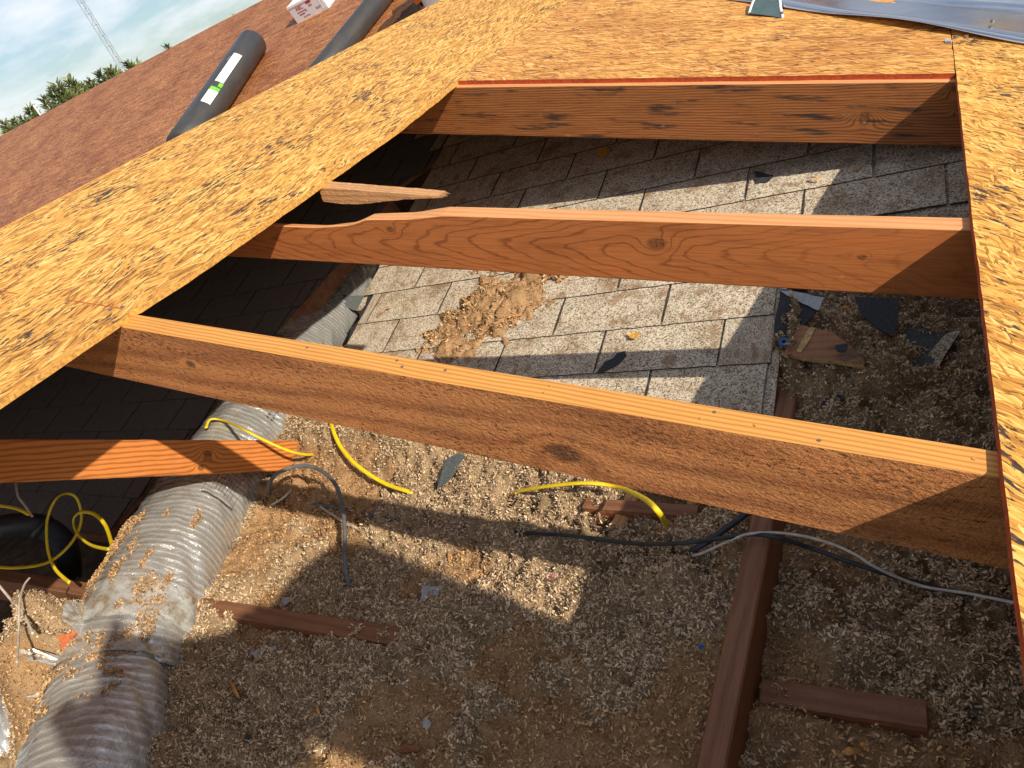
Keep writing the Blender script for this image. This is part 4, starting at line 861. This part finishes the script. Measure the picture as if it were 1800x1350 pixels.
for pix, mt, lab in ((rag([(742, 1030), (755, 1022), (757, 1035), (770, 1040), (776, 1030), (780, 1036), (768, 1047), (755, 1050), (738, 1062), (741, 1048)], 2, 1), PLASTICW, 'twisted clear plastic scrap in the centre of the insulation'),
                     (rag([(441, 1150), (460, 1138), (486, 1136), (487, 1142), (468, 1148), (450, 1156)], 2, 1.5), PLASTICW, 'pale crumpled plastic scrap below the left dark block'),
                     (rag([(493, 1060), (500, 1049), (514, 1050), (508, 1061), (497, 1066)], 2, 1), PLASTICW, 'small clear plastic chip just above the left dark block'),
                     (rag([(741, 1272), (750, 1262), (761, 1272), (752, 1286)], 2, .8), PLASTICW, 'square grey plastic chip near the bottom centre'),
                     (rag([(959, 1012), (970, 1008), (980, 1012), (975, 1019), (962, 1018)], 2, 1), PINK, 'pink foam crumb in the sunlit triangle of insulation'),
                     (rag([(1254, 1045), (1260, 1042), (1260, 1048), (1254, 1049)], 1, 0), PLASTICW, 'tiny pale blue bit near the joist'),
                     (rag([(1229, 1138), (1239, 1136), (1238, 1142), (1230, 1142)], 1, 0), BLUEP, 'tiny blue bit left of the joist'),
                     (rag([(700, 1318), (715, 1308), (742, 1312), (735, 1322), (708, 1324)], 2, 1), JOISTM, 'flat brown bark scrap near the bottom edge'),
                     (rag([(62, 1280), (80, 1268), (118, 1261), (114, 1267), (85, 1274), (66, 1287)], 2, 1), BLACKFELT, 'thin black scrap on the shaded heap at lower left'),
                     (rag([(520, 960), (528, 956), (530, 960), (524, 968)], 2, 0.5), GREYFELT, 'tiny grey scrap in the sunlit dust right of the duct')):
    plate('loose_scrap', pix, mt, 0.0015, lab, 'scrap', lift=0.028, curl=0.004)
# rust coloured liner and tape over the duct joint
plate('liner_patch', rag([(118, 1132), (150, 1124), (190, 1148), (205, 1163), (180, 1172), (128, 1170)], 3, 2), plain('rust_liner', (0.40, 0.10, 0.03), 0.8, var=0.4, scale=80, bump=.4), 0.004, 'rust red liner patch exposed on the heap over the duct joint', 'liner', lift=0.055, drape=True)
for i, (pix, lab) in enumerate(((rag([(130, 1085), (140, 1073), (190, 1085), (212, 1140), (208, 1160), (180, 1150), (150, 1125), (128, 1105)], 3, 1.5), 'broad silver tape strip crossing the heap over the duct joint'), (rag([(50, 1160), (80, 1158), (140, 1176), (200, 1190), (222, 1205), (180, 1200), (120, 1186), (70, 1178)], 3, 1.5), 'long thin silver tape edge below the rust red patch'),
                                (rag([(60, 1243), (130, 1228), (215, 1236), (270, 1262), (255, 1262), (205, 1246), (130, 1240)], 3, 1.5), 'silver tape edge where the lower duct leaves the heap'))):
    plate('tape_strip', pix, TAPE, 0.0015, lab, 'tape', lift=0.065, drape=True)

# ------------------------------------------------------------------ valley metal
def valley(name, x0, x1, yfun, side, wn, wo, label, seam=None):
    nl = 90; prof = [(-wn, 0), (-wn * .75, 1), (-wn * .5, 2), (-wn * .25, 3), (-0.03, 4), (0.03, 5), (wo * .3, 6), (wo * .6, 7), (wo, 8)]; V = []; F = []
    d = Vector((1, (yfun(1) - yfun(0)), 0)); d = Vector((1, yfun(1) - yfun(0), 0)).normalized(); nrm = Vector((-d.y, d.x, 0)); nrm = nrm if nrm.y > 0 else -nrm
    for i in range(nl + 1):
        x = x0 + (x1 - x0) * i / nl
        for (w, k) in prof:
            px_, py_ = x + nrm.x * w, yfun(x) + nrm.y * w
            zn = z_new(px_) if side == 'r' else z_new(-3.34) + TA * (px_ + 3.34)
            z = max(zn, z_old(py_)) + 0.026
            lift = (0.022 * (0.5 + 0.5 * math.sin(x * 3.1 + 0.6)) + 0.010 * math.sin(x * 7.7)) * max(0, -w / wn) ** 1.5
            V.append(m((px_, py_, z + max(lift, 0) + 0.006 * math.sin(x * 5 + w * 9))))
    c = len(prof)
    for i in range(nl):
        for k in range(c - 1): F.append((i * c + k, (i + 1) * c + k, (i + 1) * c + k + 1, i * c + k + 1))
    me_o = world_obj(name, V, F, GALV, None, True); md = me_o.modifiers.new('thick', 'SOLIDIFY'); md.thickness = 0.0008
    return tag(me_o, label, 'flashing')
v1 = valley('valley_flashing', -0.93, 4.2, yv, 'r', 0.435, 0.5, 'shiny galvanised valley flashing at the top right')
v2 = valley('valley_flashing', -3.0, -0.80, lambda x: yv(x) + 0.012, 'r', 0.445, 0.5, 'upper lapped length of valley flashing at the top edge')
v3 = valley('valley_flashing', -7.6, -3.5, yvl, 'l', 0.45, 0.98, 'sliver of blue reflecting valley flashing behind the ridge')
for px, py in ((1374, 22), (1680, 64), (1698, 64), (1745, 36)):
    p = m(p_new(px, py, 0.05)); V, F = tube_geo([p - NEWN * 0.004, p + NEWN * 0.002], 0.005, 8); world_obj('nail_head', V, F, STEEL, v1)
fo, foc, fon = plate('painted_reflection', [(1316, 23), (1321, 10), (1326, -4), (1347, -5), (1369, -6), (1371, 10), (1377, 32), (1360, 29), (1340, 26)], plain('dark_green_reflection', (0.10, 0.16, 0.15), 0.35, 0.5), 0.0012, 'dark green patch painted as a reflection on the lapped valley flashing', 'reflection patch', 'new', 0.045)  # dark reflection in the metal, built as a coloured patch with pale edges
for a, b in (((1317, 22), (1327, -4)), ((1376, 31), (1370, -5))):
    V, F = tube_geo([on_plane(a[0], a[1], foc, fon, 0.002), on_plane((a[0] + b[0]) / 2 - 1, (a[1] + b[1]) / 2, foc, fon, 0.002), on_plane(b[0], b[1], foc, fon, 0.002)], 0.004, 6, 0.5); world_obj('pale_reflection_edge', V, F, WHITE, fo)
plate('felt_strip', rag([(600, 150), (656, 70), (741, 15), (762, 12), (740, 40), (690, 80), (640, 130)], 3, 1), BLACKFELT, 0.002, 'black felt strip on the brown deck beside the hidden valley', 'felt strip', 'old', 0.03)
plate('tar_paper_chip', rag([(1660, 69), (1668, 72), (1674, 71), (1670, 76), (1662, 75)], 1, 0), PLASTICW, 0.002, 'pale chip caught under the flashing at the sheet corner', 'chip', 'new', 0.01)

# ------------------------------------------------------------------ things standing on the brown deck
DECKN = ON
def deck_pt(px, py, lift=0.0): return m(p_old(px, py)) + ON * (0.014 + lift)
def roll(a, b, R, label, labels=True):
    a, b = a + ON * R, b + ON * R; X = (b - a); L = X.length; X.normalize(); Z = (ON - X * ON.dot(X)).normalized(); Y = Z.cross(X); M = frame(a, X, Y, Z); root = empty('underlayment_roll', a - ON * R, label, 'roll')
    WM[root.name] = M; root.matrix_basis = M
    sg = 40; V = []; F = []; prof = [(0.0, R * .30), (0.0, R * .45), (0.0, R * .95), (0.004, R), (L * .25, R * 1.004), (L * .5, R * .998), (L * .75, R * 1.004), (L - .004, R), (L, R * .95), (L, R * .45), (L, R * .30), (L - .05, R * .29)]
    prof = [(0.06, R * .29)] + prof
    for x, r in prof:
        for k in range(sg): V.append((x, r * math.cos(2 * math.pi * k / sg) + random.uniform(-.0008, .0008), r * math.sin(2 * math.pi * k / sg)))
    for j in range(len(prof) - 1):
        for k in range(sg): F.append((j * sg + (k + 1) % sg, j * sg + k, (j + 1) * sg + k, (j + 1) * sg + (k + 1) % sg))
    obj('wrapped_body', mesh('wrapped_body', V, F, ROLL, True), M, root)
    # loose outer wrap end
    V = []; F = []
    for i in range(2):
        for k in range(7):
            th = -0.35 + 0.06 * k; r = R + 0.002 + 0.0016 * k; V.append((0.01 + (L - .02) * i, r * math.cos(th), r * math.sin(th)))
    F = [(k, k + 1, 8 + k, 7 + k) for k in range(6)]; obj('loose_wrap', mesh('loose_wrap', V, F, ROLL, True), M, root)
    def patch(nm, s0, s1, t0, t1, mat):
        V = []; F = []; ns, nt = 6, 8
        for i in range(ns + 1):
            for k in range(nt + 1):
                th = t0 + (t1 - t0) * k / nt; r = R * 1.004 + 0.0012; V.append((L * (s0 + (s1 - s0) * i / ns), r * math.cos(th), r * math.sin(th)))
        F = [(i * (nt + 1) + k, (i + 1) * (nt + 1) + k, (i + 1) * (nt + 1) + k + 1, i * (nt + 1) + k + 1) for i in range(ns) for k in range(nt)]
        return obj(nm, mesh(nm, V, F, mat, True), M, root)
    if labels:
        l1 = patch('paper_label', 0.46, 0.74, 2.15, 2.7, WHITE); patch('paper_label', 0.27, 0.38, 2.15, 2.75, WHITE); patch('green_label', 0.38, 0.41, 2.15, 2.75, GREEN); patch('green_label', 0.42, 0.455, 2.5, 2.75, GREEN)
        patch('silver_tape', 0.85, 0.865, 0.5, 1.3, PALETXT); patch('silver_tape', 0.872, 0.885, 0.5, 1.3, PALETXT); patch('silver_tape', 0.16, 0.195, 0.75, 1.15, PRINTG)
        for k in range(6): patch('barcode_line', 0.66 + 0.008 * k, 0.663 + 0.008 * k, 2.0, 2.5, PALETXT)
    for k in range(46):
        s = 0.05 + 0.9 * k / 46; t = 1.45; patch('print_mark', s, s + random.uniform(.003, .007), t, t + random.uniform(.05, .14), PALETXT)
    return root
roll(deck_pt(345, 285), deck_pt(463, 100), 0.100, 'black underlayment roll with white paper labels on the brown deck')
roll(deck_pt(570, 160), deck_pt(712, -22), 0.066, 'second black roll half hidden behind the ridge strip', labels=False)
# white carton
bl, br = deck_pt(525.5, 44.5), deck_pt(580, 17.5); X = (br - bl); Lw = X.length; X.normalize(); Z = (ON - X * ON.dot(X)).normalized(); Y = Z.cross(X); Mb = frame(bl, X, Y, Z)
bw, bd, bh = Lw, 0.30, 0.125; cart = empty('carton', bl, 'white printed carton standing on the brown deck near its ridge', 'box'); WM[cart.name] = Mb; cart.matrix_basis = Mb
def lbox(nm, x0, x1, y0, y1, z0, z1, mat, parent, M):
    V = [(x0, y0, z0), (x1, y0, z0), (x1, y1, z0), (x0, y1, z0), (x0, y0, z1), (x1, y0, z1), (x1, y1, z1), (x0, y1, z1)]
    return obj(nm, mesh(nm, V, [(0, 3, 2, 1), (4, 5, 6, 7), (0, 1, 5, 4), (1, 2, 6, 5), (2, 3, 7, 6), (3, 0, 4, 7)], mat), M, parent)
lbox('box_body', 0, bw, 0, bd, 0, bh, plain('carton_white', (0.74, 0.70, 0.70), 0.6, var=0.04), cart, Mb)
lbox('lid', -0.003, bw + 0.003, -0.003, bd + .003, bh + .0005, bh + 0.004, WHITE, cart, Mb)
lbox('flap_lip', -0.003, bw + 0.003, -0.0035, -0.001, bh - 0.012, bh + 0.0004, WHITE, cart, Mb)
def text(nm, body, size, M, mat, parent):
    cu = bpy.data.curves.new(nm, 'FONT'); cu.body = body; cu.size = size; cu.extrude = 0.0004; cu.materials.append(mat)
    o = bpy.data.objects.new(nm, cu); dg = None; COL.objects.link(o); bpy.context.view_layer.update(); me = bpy.data.meshes.new_from_object(o); COL.objects.unlink(o); bpy.data.objects.remove(o)
    me.materials.clear(); me.materials.append(mat); return obj(nm, me, M, parent)
RXf = Matrix(((1, 0, 0, 0), (0, 0, -1, 0), (0, 1, 0, 0), (0, 0, 0, 1)))
text('printed_lettering', 'ABC', 0.040, Mb @ Matrix.Translation((bw * .18, -0.001, bh * .62)) @ RXf, PRINTR, cart)
for x0, x1, z0, z1, mt in ((.17, .45, .46, .54, PRINTG), (.20, .36, .32, .38, PRINTR), (.42, .46, .40, .46, PRINTG), (.26, .48, .14, .20, PRINTG), (.56, .66, .56, .66, PRINTG), (.70, .84, .26, .30, PRINTG), (.70, .86, .33, .37, PRINTG)):
    lbox('printed_bar', bw * x0, bw * x1, -0.0012, -0.0004, bh * z0, bh * z1, mt, cart, Mb)
V = [(bw * .60, -0.001, bh * .80)] + [(bw * (.60 + .085 * math.cos(t * .3927)), -0.001, bh * (.80 + .085 * math.sin(t * .3927))) for t in range(16)]
obj('oval_logo', mesh('oval_logo', V, [(0, 1 + k, 1 + (k + 1) % 16) for k in range(16)], PRINTR), Mb, cart)
for x in (.86, .93): lbox('clear_tape', bw * x, bw * (x + .04), -0.0012, -0.0004, bh * .1, bh * .9, WHITE, cart, Mb)
# orange tool case, bucket and metal offcut at the top edge behind the ridge
ob = deck_pt(748, 8); Mo = frame(ob, Vector((0.85, 0.5, 0.15)).normalized(), Vector((-0.5, 0.85, 0.2)).normalized(), Vector((0.85, 0.5, 0.15)).normalized().cross(Vector((-0.5, 0.85, 0.2)).normalized()))
oc = empty('orange_case', ob, 'orange plastic case with dark markings cut off by the top edge', 'case'); WM[oc.name] = Mo; oc.matrix_basis = Mo
lbox('case_body', -0.05, 0.13, 0, 0.10, 0.012, 0.16, ORANGE, oc, Mo); text('case_lettering', '51', 0.06, Mo @ Matrix.Translation((-0.02, -0.001, 0.05)) @ RXf, INK, oc); lbox('case_foot', -0.03, 0.11, 0.02, 0.08, 0, 0.012, BLKC, oc, Mo)
def bucket(p, R0, R1, h, label):
    V = []; F = []; sg = 32; prof = [(0, 0.001), (R0, 0.0), (R1 * .98, h * .85), (R1 * 1.04, h * .86), (R1 * 1.04, h * .9), (R1, h), (R1 * .95, h), (R0 * .95, 0.01)]
    root = empty('bucket', p, label, 'bucket')
    for r, z in prof:
        for k in range(sg): V.append(p + Vector((r * math.cos(2 * math.pi * k / sg), r * math.sin(2 * math.pi * k / sg), z)))
    for j in range(len(prof) - 1):
        for k in range(sg): F.append((j * sg + k, j * sg + (k + 1) % sg, (j + 1) * sg + (k + 1) % sg, (j + 1) * sg + k))
    world_obj('pail', V, F, BUCKET, root, True); q = [p + Vector((R1 * 1.08 * math.cos(t), R1 * .2 * math.sin(t), h * .9 - R1 * .7 * math.sin(t))) for t in np.linspace(0, math.pi, 14)]
    V, F = tube_geo(q, 0.003, 6); world_obj('wire_handle', V, F, STEEL, root, True)
bucket(deck_pt(792, 14) - ON * 0.0, 0.13, 0.15, 0.34, 'white bucket peeping over the ridge at the top edge')

# ------------------------------------------------------------------ beyond the roof: mast, vent pipe, trees
GZ = -4.4
mdir = ray(181, 64); hd = math.hypot(mdir[0], mdir[1]); MD = 120.0; mb = Vector((mdir[0] / hd * MD, mdir[1] / hd * MD, GZ)); mast = empty('radio_mast', mb, 'thin lattice radio mast rising into the sky at upper left', 'mast')
tri = [Vector((0.45 * math.cos(a), 0.45 * math.sin(a), 0)) for a in (0.3, 0.3 + 2.094, 0.3 + 4.189)]; HM = 42.0
for t in tri:
    V, F = tube_geo([mb + t, mb + t + Vector((0, 0, HM))], 0.045, 6); world_obj('mast_leg', V, F, MASTM, mast)
for i in range(3):
    V = []; F = []; a, b = tri[i], tri[(i + 1) % 3]
    for k in range(int(HM / 1.4)):
        z = 1.4 * k
        for p, q in (((a, z), (b, z + 0.02)), ((a, z), (b, z + 1.4))):
            v, f = tube_geo([mb + p[0] + Vector((0, 0, p[1])), mb + q[0] + Vector((0, 0, q[1]))], 0.018, 4, caps=False); o = len(V); V += v; F += [tuple(i_ + o for i_ in ff) for ff in f]
    world_obj('lattice_bracing', V, F, MASTM, mast)
vd = ray(68, 198); hd = math.hypot(vd[0], vd[1]); vb = Vector((vd[0] / hd * 14, vd[1] / hd * 14, 0)); zt = vd[2] / hd * 14
vt = empty('vent_pipe', Vector((vb.x, vb.y, GZ)), 'white vent pipe beyond the ridge in front of the conifers', 'vent pipe')
V, F = tube_geo([Vector((vb.x, vb.y, GZ)), Vector((vb.x, vb.y, zt + 0.12))], 0.012, 10); world_obj('pipe_shaft', V, F, BUCKET, vt, True)
V, F = tube_geo([Vector((vb.x, vb.y, zt - 0.10)), Vector((vb.x, vb.y, zt - 0.08))], 0.035, 12); world_obj('flashing_collar', V, F, BUCKET, vt, True)
def needles(c, v): return plain(c, v, 0.75, var=0.55, scale=3.0)
NEED = [needles('needles_a', (0.12, 0.145, 0.040)), needles('needles_b', (0.155, 0.175, 0.048)), needles('needles_c', (0.10, 0.13, 0.046))]  # greens lightened slightly, distance haze put into the needle colour
PALELEAF = needles('pale_leaves', (0.22, 0.21, 0.07))
def conifer(px, py, D, mat, label, spread=0.34, group='conifers beyond the ridge'):
    d = ray(px, py); h_ = math.hypot(d[0], d[1]); X0, Y0 = d[0] / h_ * D, d[1] / h_ * D; zt = d[2] / h_ * D; base = Vector((X0, Y0, GZ)); Ht = zt - GZ
    root = empty('conifer_tree', base, label, 'tree', group)
    V, F = tube_geo([base, base + Vector((0.02, 0, Ht * .5)), base + Vector((0, 0.02, Ht * .98))], 0.1, 8, radii=[0.16, 0.09, 0.012]); world_obj('trunk', V, F, BARK, root, True)
    n = 2600; k = rng.random(n) ** 0.75; zz = Ht * (1 - 0.72 * k) ; rad = (0.05 + (Ht - zz) * spread * (0.65 + 0.35 * np.sin(zz * 9 + px))) * (0.25 + 0.75 * rng.random(n) ** 0.5); a = rng.uniform(0, 2 * np.pi, n)
    lob = 1 + 0.35 * np.sin(a * 5 + zz * 4); rad = rad * lob
    C = np.stack([X0 + rad * np.cos(a), Y0 + rad * np.sin(a), GZ + zz + rng.normal(0, .05, n) + rad * 0.25], 1)
    out = np.stack([np.cos(a), np.sin(a), rng.uniform(0.35, 1.3, n)], 1); out /= np.linalg.norm(out, axis=1)[:, None]; side = np.cross(out, rng.normal(0, 1, (n, 3))); side /= np.linalg.norm(side, axis=1)[:, None]
    Lq = rng.uniform(0.08, 0.20, n)[:, None]; Wq = Lq * 0.24
    Vv = np.stack([C - side * Wq, C + side * Wq, C + out * Lq + side * Wq * .3, C + out * Lq * 1.15], 1).reshape(-1, 3); b = np.arange(n)[:, None] * 4; Ff = b + np.array([[0, 1, 2, 3]])
    o = obj('crown', npmesh('crown', Vv - np.array(base), Ff, mat), Matrix.Translation(base), root)
for i, (px, py, D, lab) in enumerate(((6, 216, 30, 'conifer at the extreme left edge'), (24, 213, 33, 'low conifer second from the left edge'), (39, 206, 31, 'small bright conifer left of the vent pipe'), (51, 189, 30, 'conifer just left of the white vent pipe'), (76, 172, 29, 'conifer right behind the white vent pipe'),
                                     (90, 157, 28, 'conifer on the left flank of the tallest clump'), (98, 146, 28, 'tall conifer with a pale double tip'), (119, 140, 29, 'tall pointed conifer in the middle of the row'), (133, 147, 31, 'conifer right of the tall pointed one'), (146, 150, 32, 'dense low conifer in the right half of the row'),
                                     (158, 143, 31, 'conifer between the dense low one and the mast'), (173, 129, 30, 'dark conifer with layered tips left of the mast'), (190, 123, 29, 'bushy conifer just left of the mast base'), (196, 122, 31, 'slim conifer tip beside the mast'), (208, 129, 33, 'small conifer touching the mast'), (224, 110, 29, 'conifer right of the mast with an upright tip'), (240, 112, 30, 'last conifer of the row right of the mast'), (293, 84, 34, 'lone conifer tip poking over the ridge'))):
    conifer(px, py, D, NEED[i % 3], lab)
def leafy(px, py, D, label):
    d = ray(px, py); h_ = math.hypot(d[0], d[1]); X0, Y0 = d[0] / h_ * D, d[1] / h_ * D; zt = d[2] / h_ * D; base = Vector((X0, Y0, GZ)); Ht = zt - GZ
    root = empty('leafy_tree', base, label, 'tree', 'pale leafy treetops beyond the ridge')
    V, F = tube_geo([base, base + Vector((0, 0, Ht * .6)), base + Vector((.1, 0, Ht * .95))], 0.1, 8, radii=[0.18, 0.10, 0.01]); world_obj('trunk', V, F, BARK, root, True)
    n = 900; a = rng.uniform(0, 2 * np.pi, n); rr = rng.random(n) ** .5 * 1.5; zz = Ht - rr * 0.9 - rng.random(n) * 1.2
    C = np.stack([X0 + rr * np.cos(a), Y0 + rr * np.sin(a), GZ + zz], 1); o1 = rng.normal(0, 1, (n, 3)); o1 /= np.linalg.norm(o1, axis=1)[:, None]; o2 = np.cross(o1, rng.normal(0, 1, (n, 3))); o2 /= np.linalg.norm(o2, axis=1)[:, None]
    Lq = rng.uniform(.04, .09, n)[:, None]; Vv = np.stack([C - o1 * Lq, C + o2 * Lq * .5, C + o1 * Lq, C - o2 * Lq * .5], 1).reshape(-1, 3); b = np.arange(n)[:, None] * 4
    obj('crown', npmesh('crown', Vv - np.array(base), b + np.array([[0, 1, 2, 3]]), PALELEAF), Matrix.Translation(base), root)
leafy(376, 40, 45, 'pale treetop left of the black roll'); leafy(406, 19, 45, 'taller pale treetop above the black roll'); leafy(449, 11, 45, 'pale treetop nearest the white carton')

# ------------------------------------------------------------------ the photographer, crouched on the right-hand sheet outside the frame
def person():
    J = {'pelvis': (1.55, 0.04, -0.42), 'waist': (1.53, -0.02, -0.08), 'chest': (1.50, -0.10, 0.38), 'neck0': (1.47, -0.36, 0.74), 'neck': (1.45, -0.54, 0.84), 'chin': (1.42, -0.66, 0.92), 'head': (1.41, -0.76, 0.99), 'crown': (1.43, -0.88, 1.06),
         'shl': (1.36, 0.06, 0.62), 'ell': (1.12, 0.06, 0.22), 'wrl': (0.86, -0.10, 0.34), 'hal': (0.76, -0.15, 0.38), 'shr': (1.55, -0.60, 0.72), 'elr': (1.42, -0.98, 0.72), 'wrr': (1.12, -0.94, 0.86), 'har': (1.02, -0.92, 0.92),
         'hil': (1.46, 0.16, -0.52), 'knl': (1.06, 0.30, -0.60), 'anl': (1.32, 0.22, -1.24), 'tol': (1.12, 0.24, -1.27), 'hir': (1.62, -0.10, -0.52), 'knr': (1.28, -0.22, -0.52), 'anr': (1.58, -0.14, -1.30), 'tor': (1.38, -0.15, -1.33)}
    Rr = {'pelvis': .30, 'waist': .27, 'chest': .30, 'neck0': .16, 'neck': .11, 'chin': .14, 'head': .18, 'crown': .13, 'shl': .15, 'ell': .105, 'wrl': .065, 'hal': .06, 'shr': .19, 'elr': .14, 'wrr': .085, 'har': .065, 'hil': .20, 'knl': .14, 'anl': .085, 'tol': .075, 'hir': .20, 'knr': .14, 'anr': .085, 'tor': .075}
    ed = [('pelvis', 'waist'), ('waist', 'chest'), ('chest', 'neck0'), ('neck0', 'neck'), ('neck', 'chin'), ('chin', 'head'), ('head', 'crown'), ('chest', 'shl'), ('shl', 'ell'), ('ell', 'wrl'), ('wrl', 'hal'), ('chest', 'shr'), ('shr', 'elr'), ('elr', 'wrr'), ('wrr', 'har'),
          ('pelvis', 'hil'), ('hil', 'knl'), ('knl', 'anl'), ('anl', 'tol'), ('pelvis', 'hir'), ('hir', 'knr'), ('knr', 'anr'), ('anr', 'tor')]
    rad = dict(Rr); pts = dict(J); edges = list(ed)
    for h, w in (('hal', 'wrl'), ('har', 'wrr')):                    # five fingers per hand, the thumb leaving the side of the palm
        H_ = np.array(J[h]); d = (H_ - np.array(J[w])); d /= np.linalg.norm(d); sd = np.cross(d, [0, 0, 1]); sd /= np.linalg.norm(sd); upv_ = np.cross(sd, d)
        for i in range(4):
            a = H_ + sd * (0.035 - 0.024 * i) + d * 0.03; L = (.07, .085, .08, .06)[i]; b = a + d * L * .6 + upv_ * .01; c = b + d * L * .35 - upv_ * .04
            for nm, q, r in ((f'{h}f{i}a', a, .018), (f'{h}f{i}b', b, .016), (f'{h}f{i}c', c, .014)): pts[nm] = tuple(q); rad[nm] = r
            edges += [(h, f'{h}f{i}a'), (f'{h}f{i}a', f'{h}f{i}b'), (f'{h}f{i}b', f'{h}f{i}c')]
        a = H_ + sd * 0.06; b = a + d * .05 + sd * .02; pts[h + 't1'] = tuple(a); pts[h + 't2'] = tuple(b); rad[h + 't1'] = .02; rad[h + 't2'] = .016; edges += [(w, h + 't1'), (h + 't1', h + 't2')]
    names = list(pts); ix = {n: i for i, n in enumerate(names)}
    base = m((1.4, 0.0, z_new(1.4)))
    me = bpy.data.meshes.new('person'); me.from_pydata([tuple(m(pts[n]) - base) for n in names], [(ix[a], ix[b]) for a, b in edges], [])
    g = Mat('work_clothes', 0.85); zz = g.z
    col = g.ramp(zz * 0.6 + 0.0, [(0.0, (0.05, 0.04, 0.035)), (0.06, (0.05, 0.04, 0.035)), (0.07, (0.045, 0.065, 0.12)), (0.36, (0.045, 0.065, 0.12)), (0.37, (0.10, 0.105, 0.10)), (0.79, (0.10, 0.105, 0.10)), (0.80, (0.45, 0.27, 0.19)), (1.0, (0.45, 0.27, 0.19))], 'CONSTANT'); g.color(col)
    me.materials.append(g.mat); o = obj('person', me, Matrix.Translation(base))
    md = o.modifiers.new('skin', 'SKIN'); lay = me.skin_vertices[0].data if me.skin_vertices else None
    if lay is None:
        bpy.context.view_layer.objects.active = o; bpy.ops.mesh.customdata_skin_add(); lay = me.skin_vertices[0].data
    for n, i in ix.items(): lay[i].radius = (rad[n] * S, rad[n] * S)
    lay[ix['pelvis']].use_root = True
    sb = o.modifiers.new('smooth', 'SUBSURF'); sb.levels = 2; sb.render_levels = 2; md.use_smooth_shade = True
    tag(o, 'crouching photographer in grey jacket and jeans whose shadow falls across the insulation', 'person')
    # cap
    c = m((1.42, -0.80, 1.02)); up = (m((1.43, -0.88, 1.06)) - m((1.42, -0.66, 0.92))).normalized(); fw = Vector((-1, 0.1, -.2)); fw = (fw - up * fw.dot(up)).normalized(); sd = up.cross(fw); V = []; F = []
    for j in range(7):
        a = j / 6 * math.pi / 2
        for k in range(20): th = 2 * math.pi * k / 20; V.append(c + up * (0.115 * math.sin(a)) + (fw * math.cos(th) + sd * math.sin(th)) * (0.118 * math.cos(a) + .001))
    F = [(j * 20 + k, j * 20 + (k + 1) % 20, (j + 1) * 20 + (k + 1) % 20, (j + 1) * 20 + k) for j in range(6) for k in range(20)]
    b = len(V)
    for r in (0.115, 0.20):
        for k in range(9): th = -0.9 + 1.8 * k / 8; V.append(c + (fw * math.cos(th) + sd * math.sin(th)) * r - up * 0.004)
    F += [(b + k, b + k + 1, b + 10 + k, b + 9 + k) for k in range(8)]
    world_obj('cap', V, F, GREYC, o, True)
person()
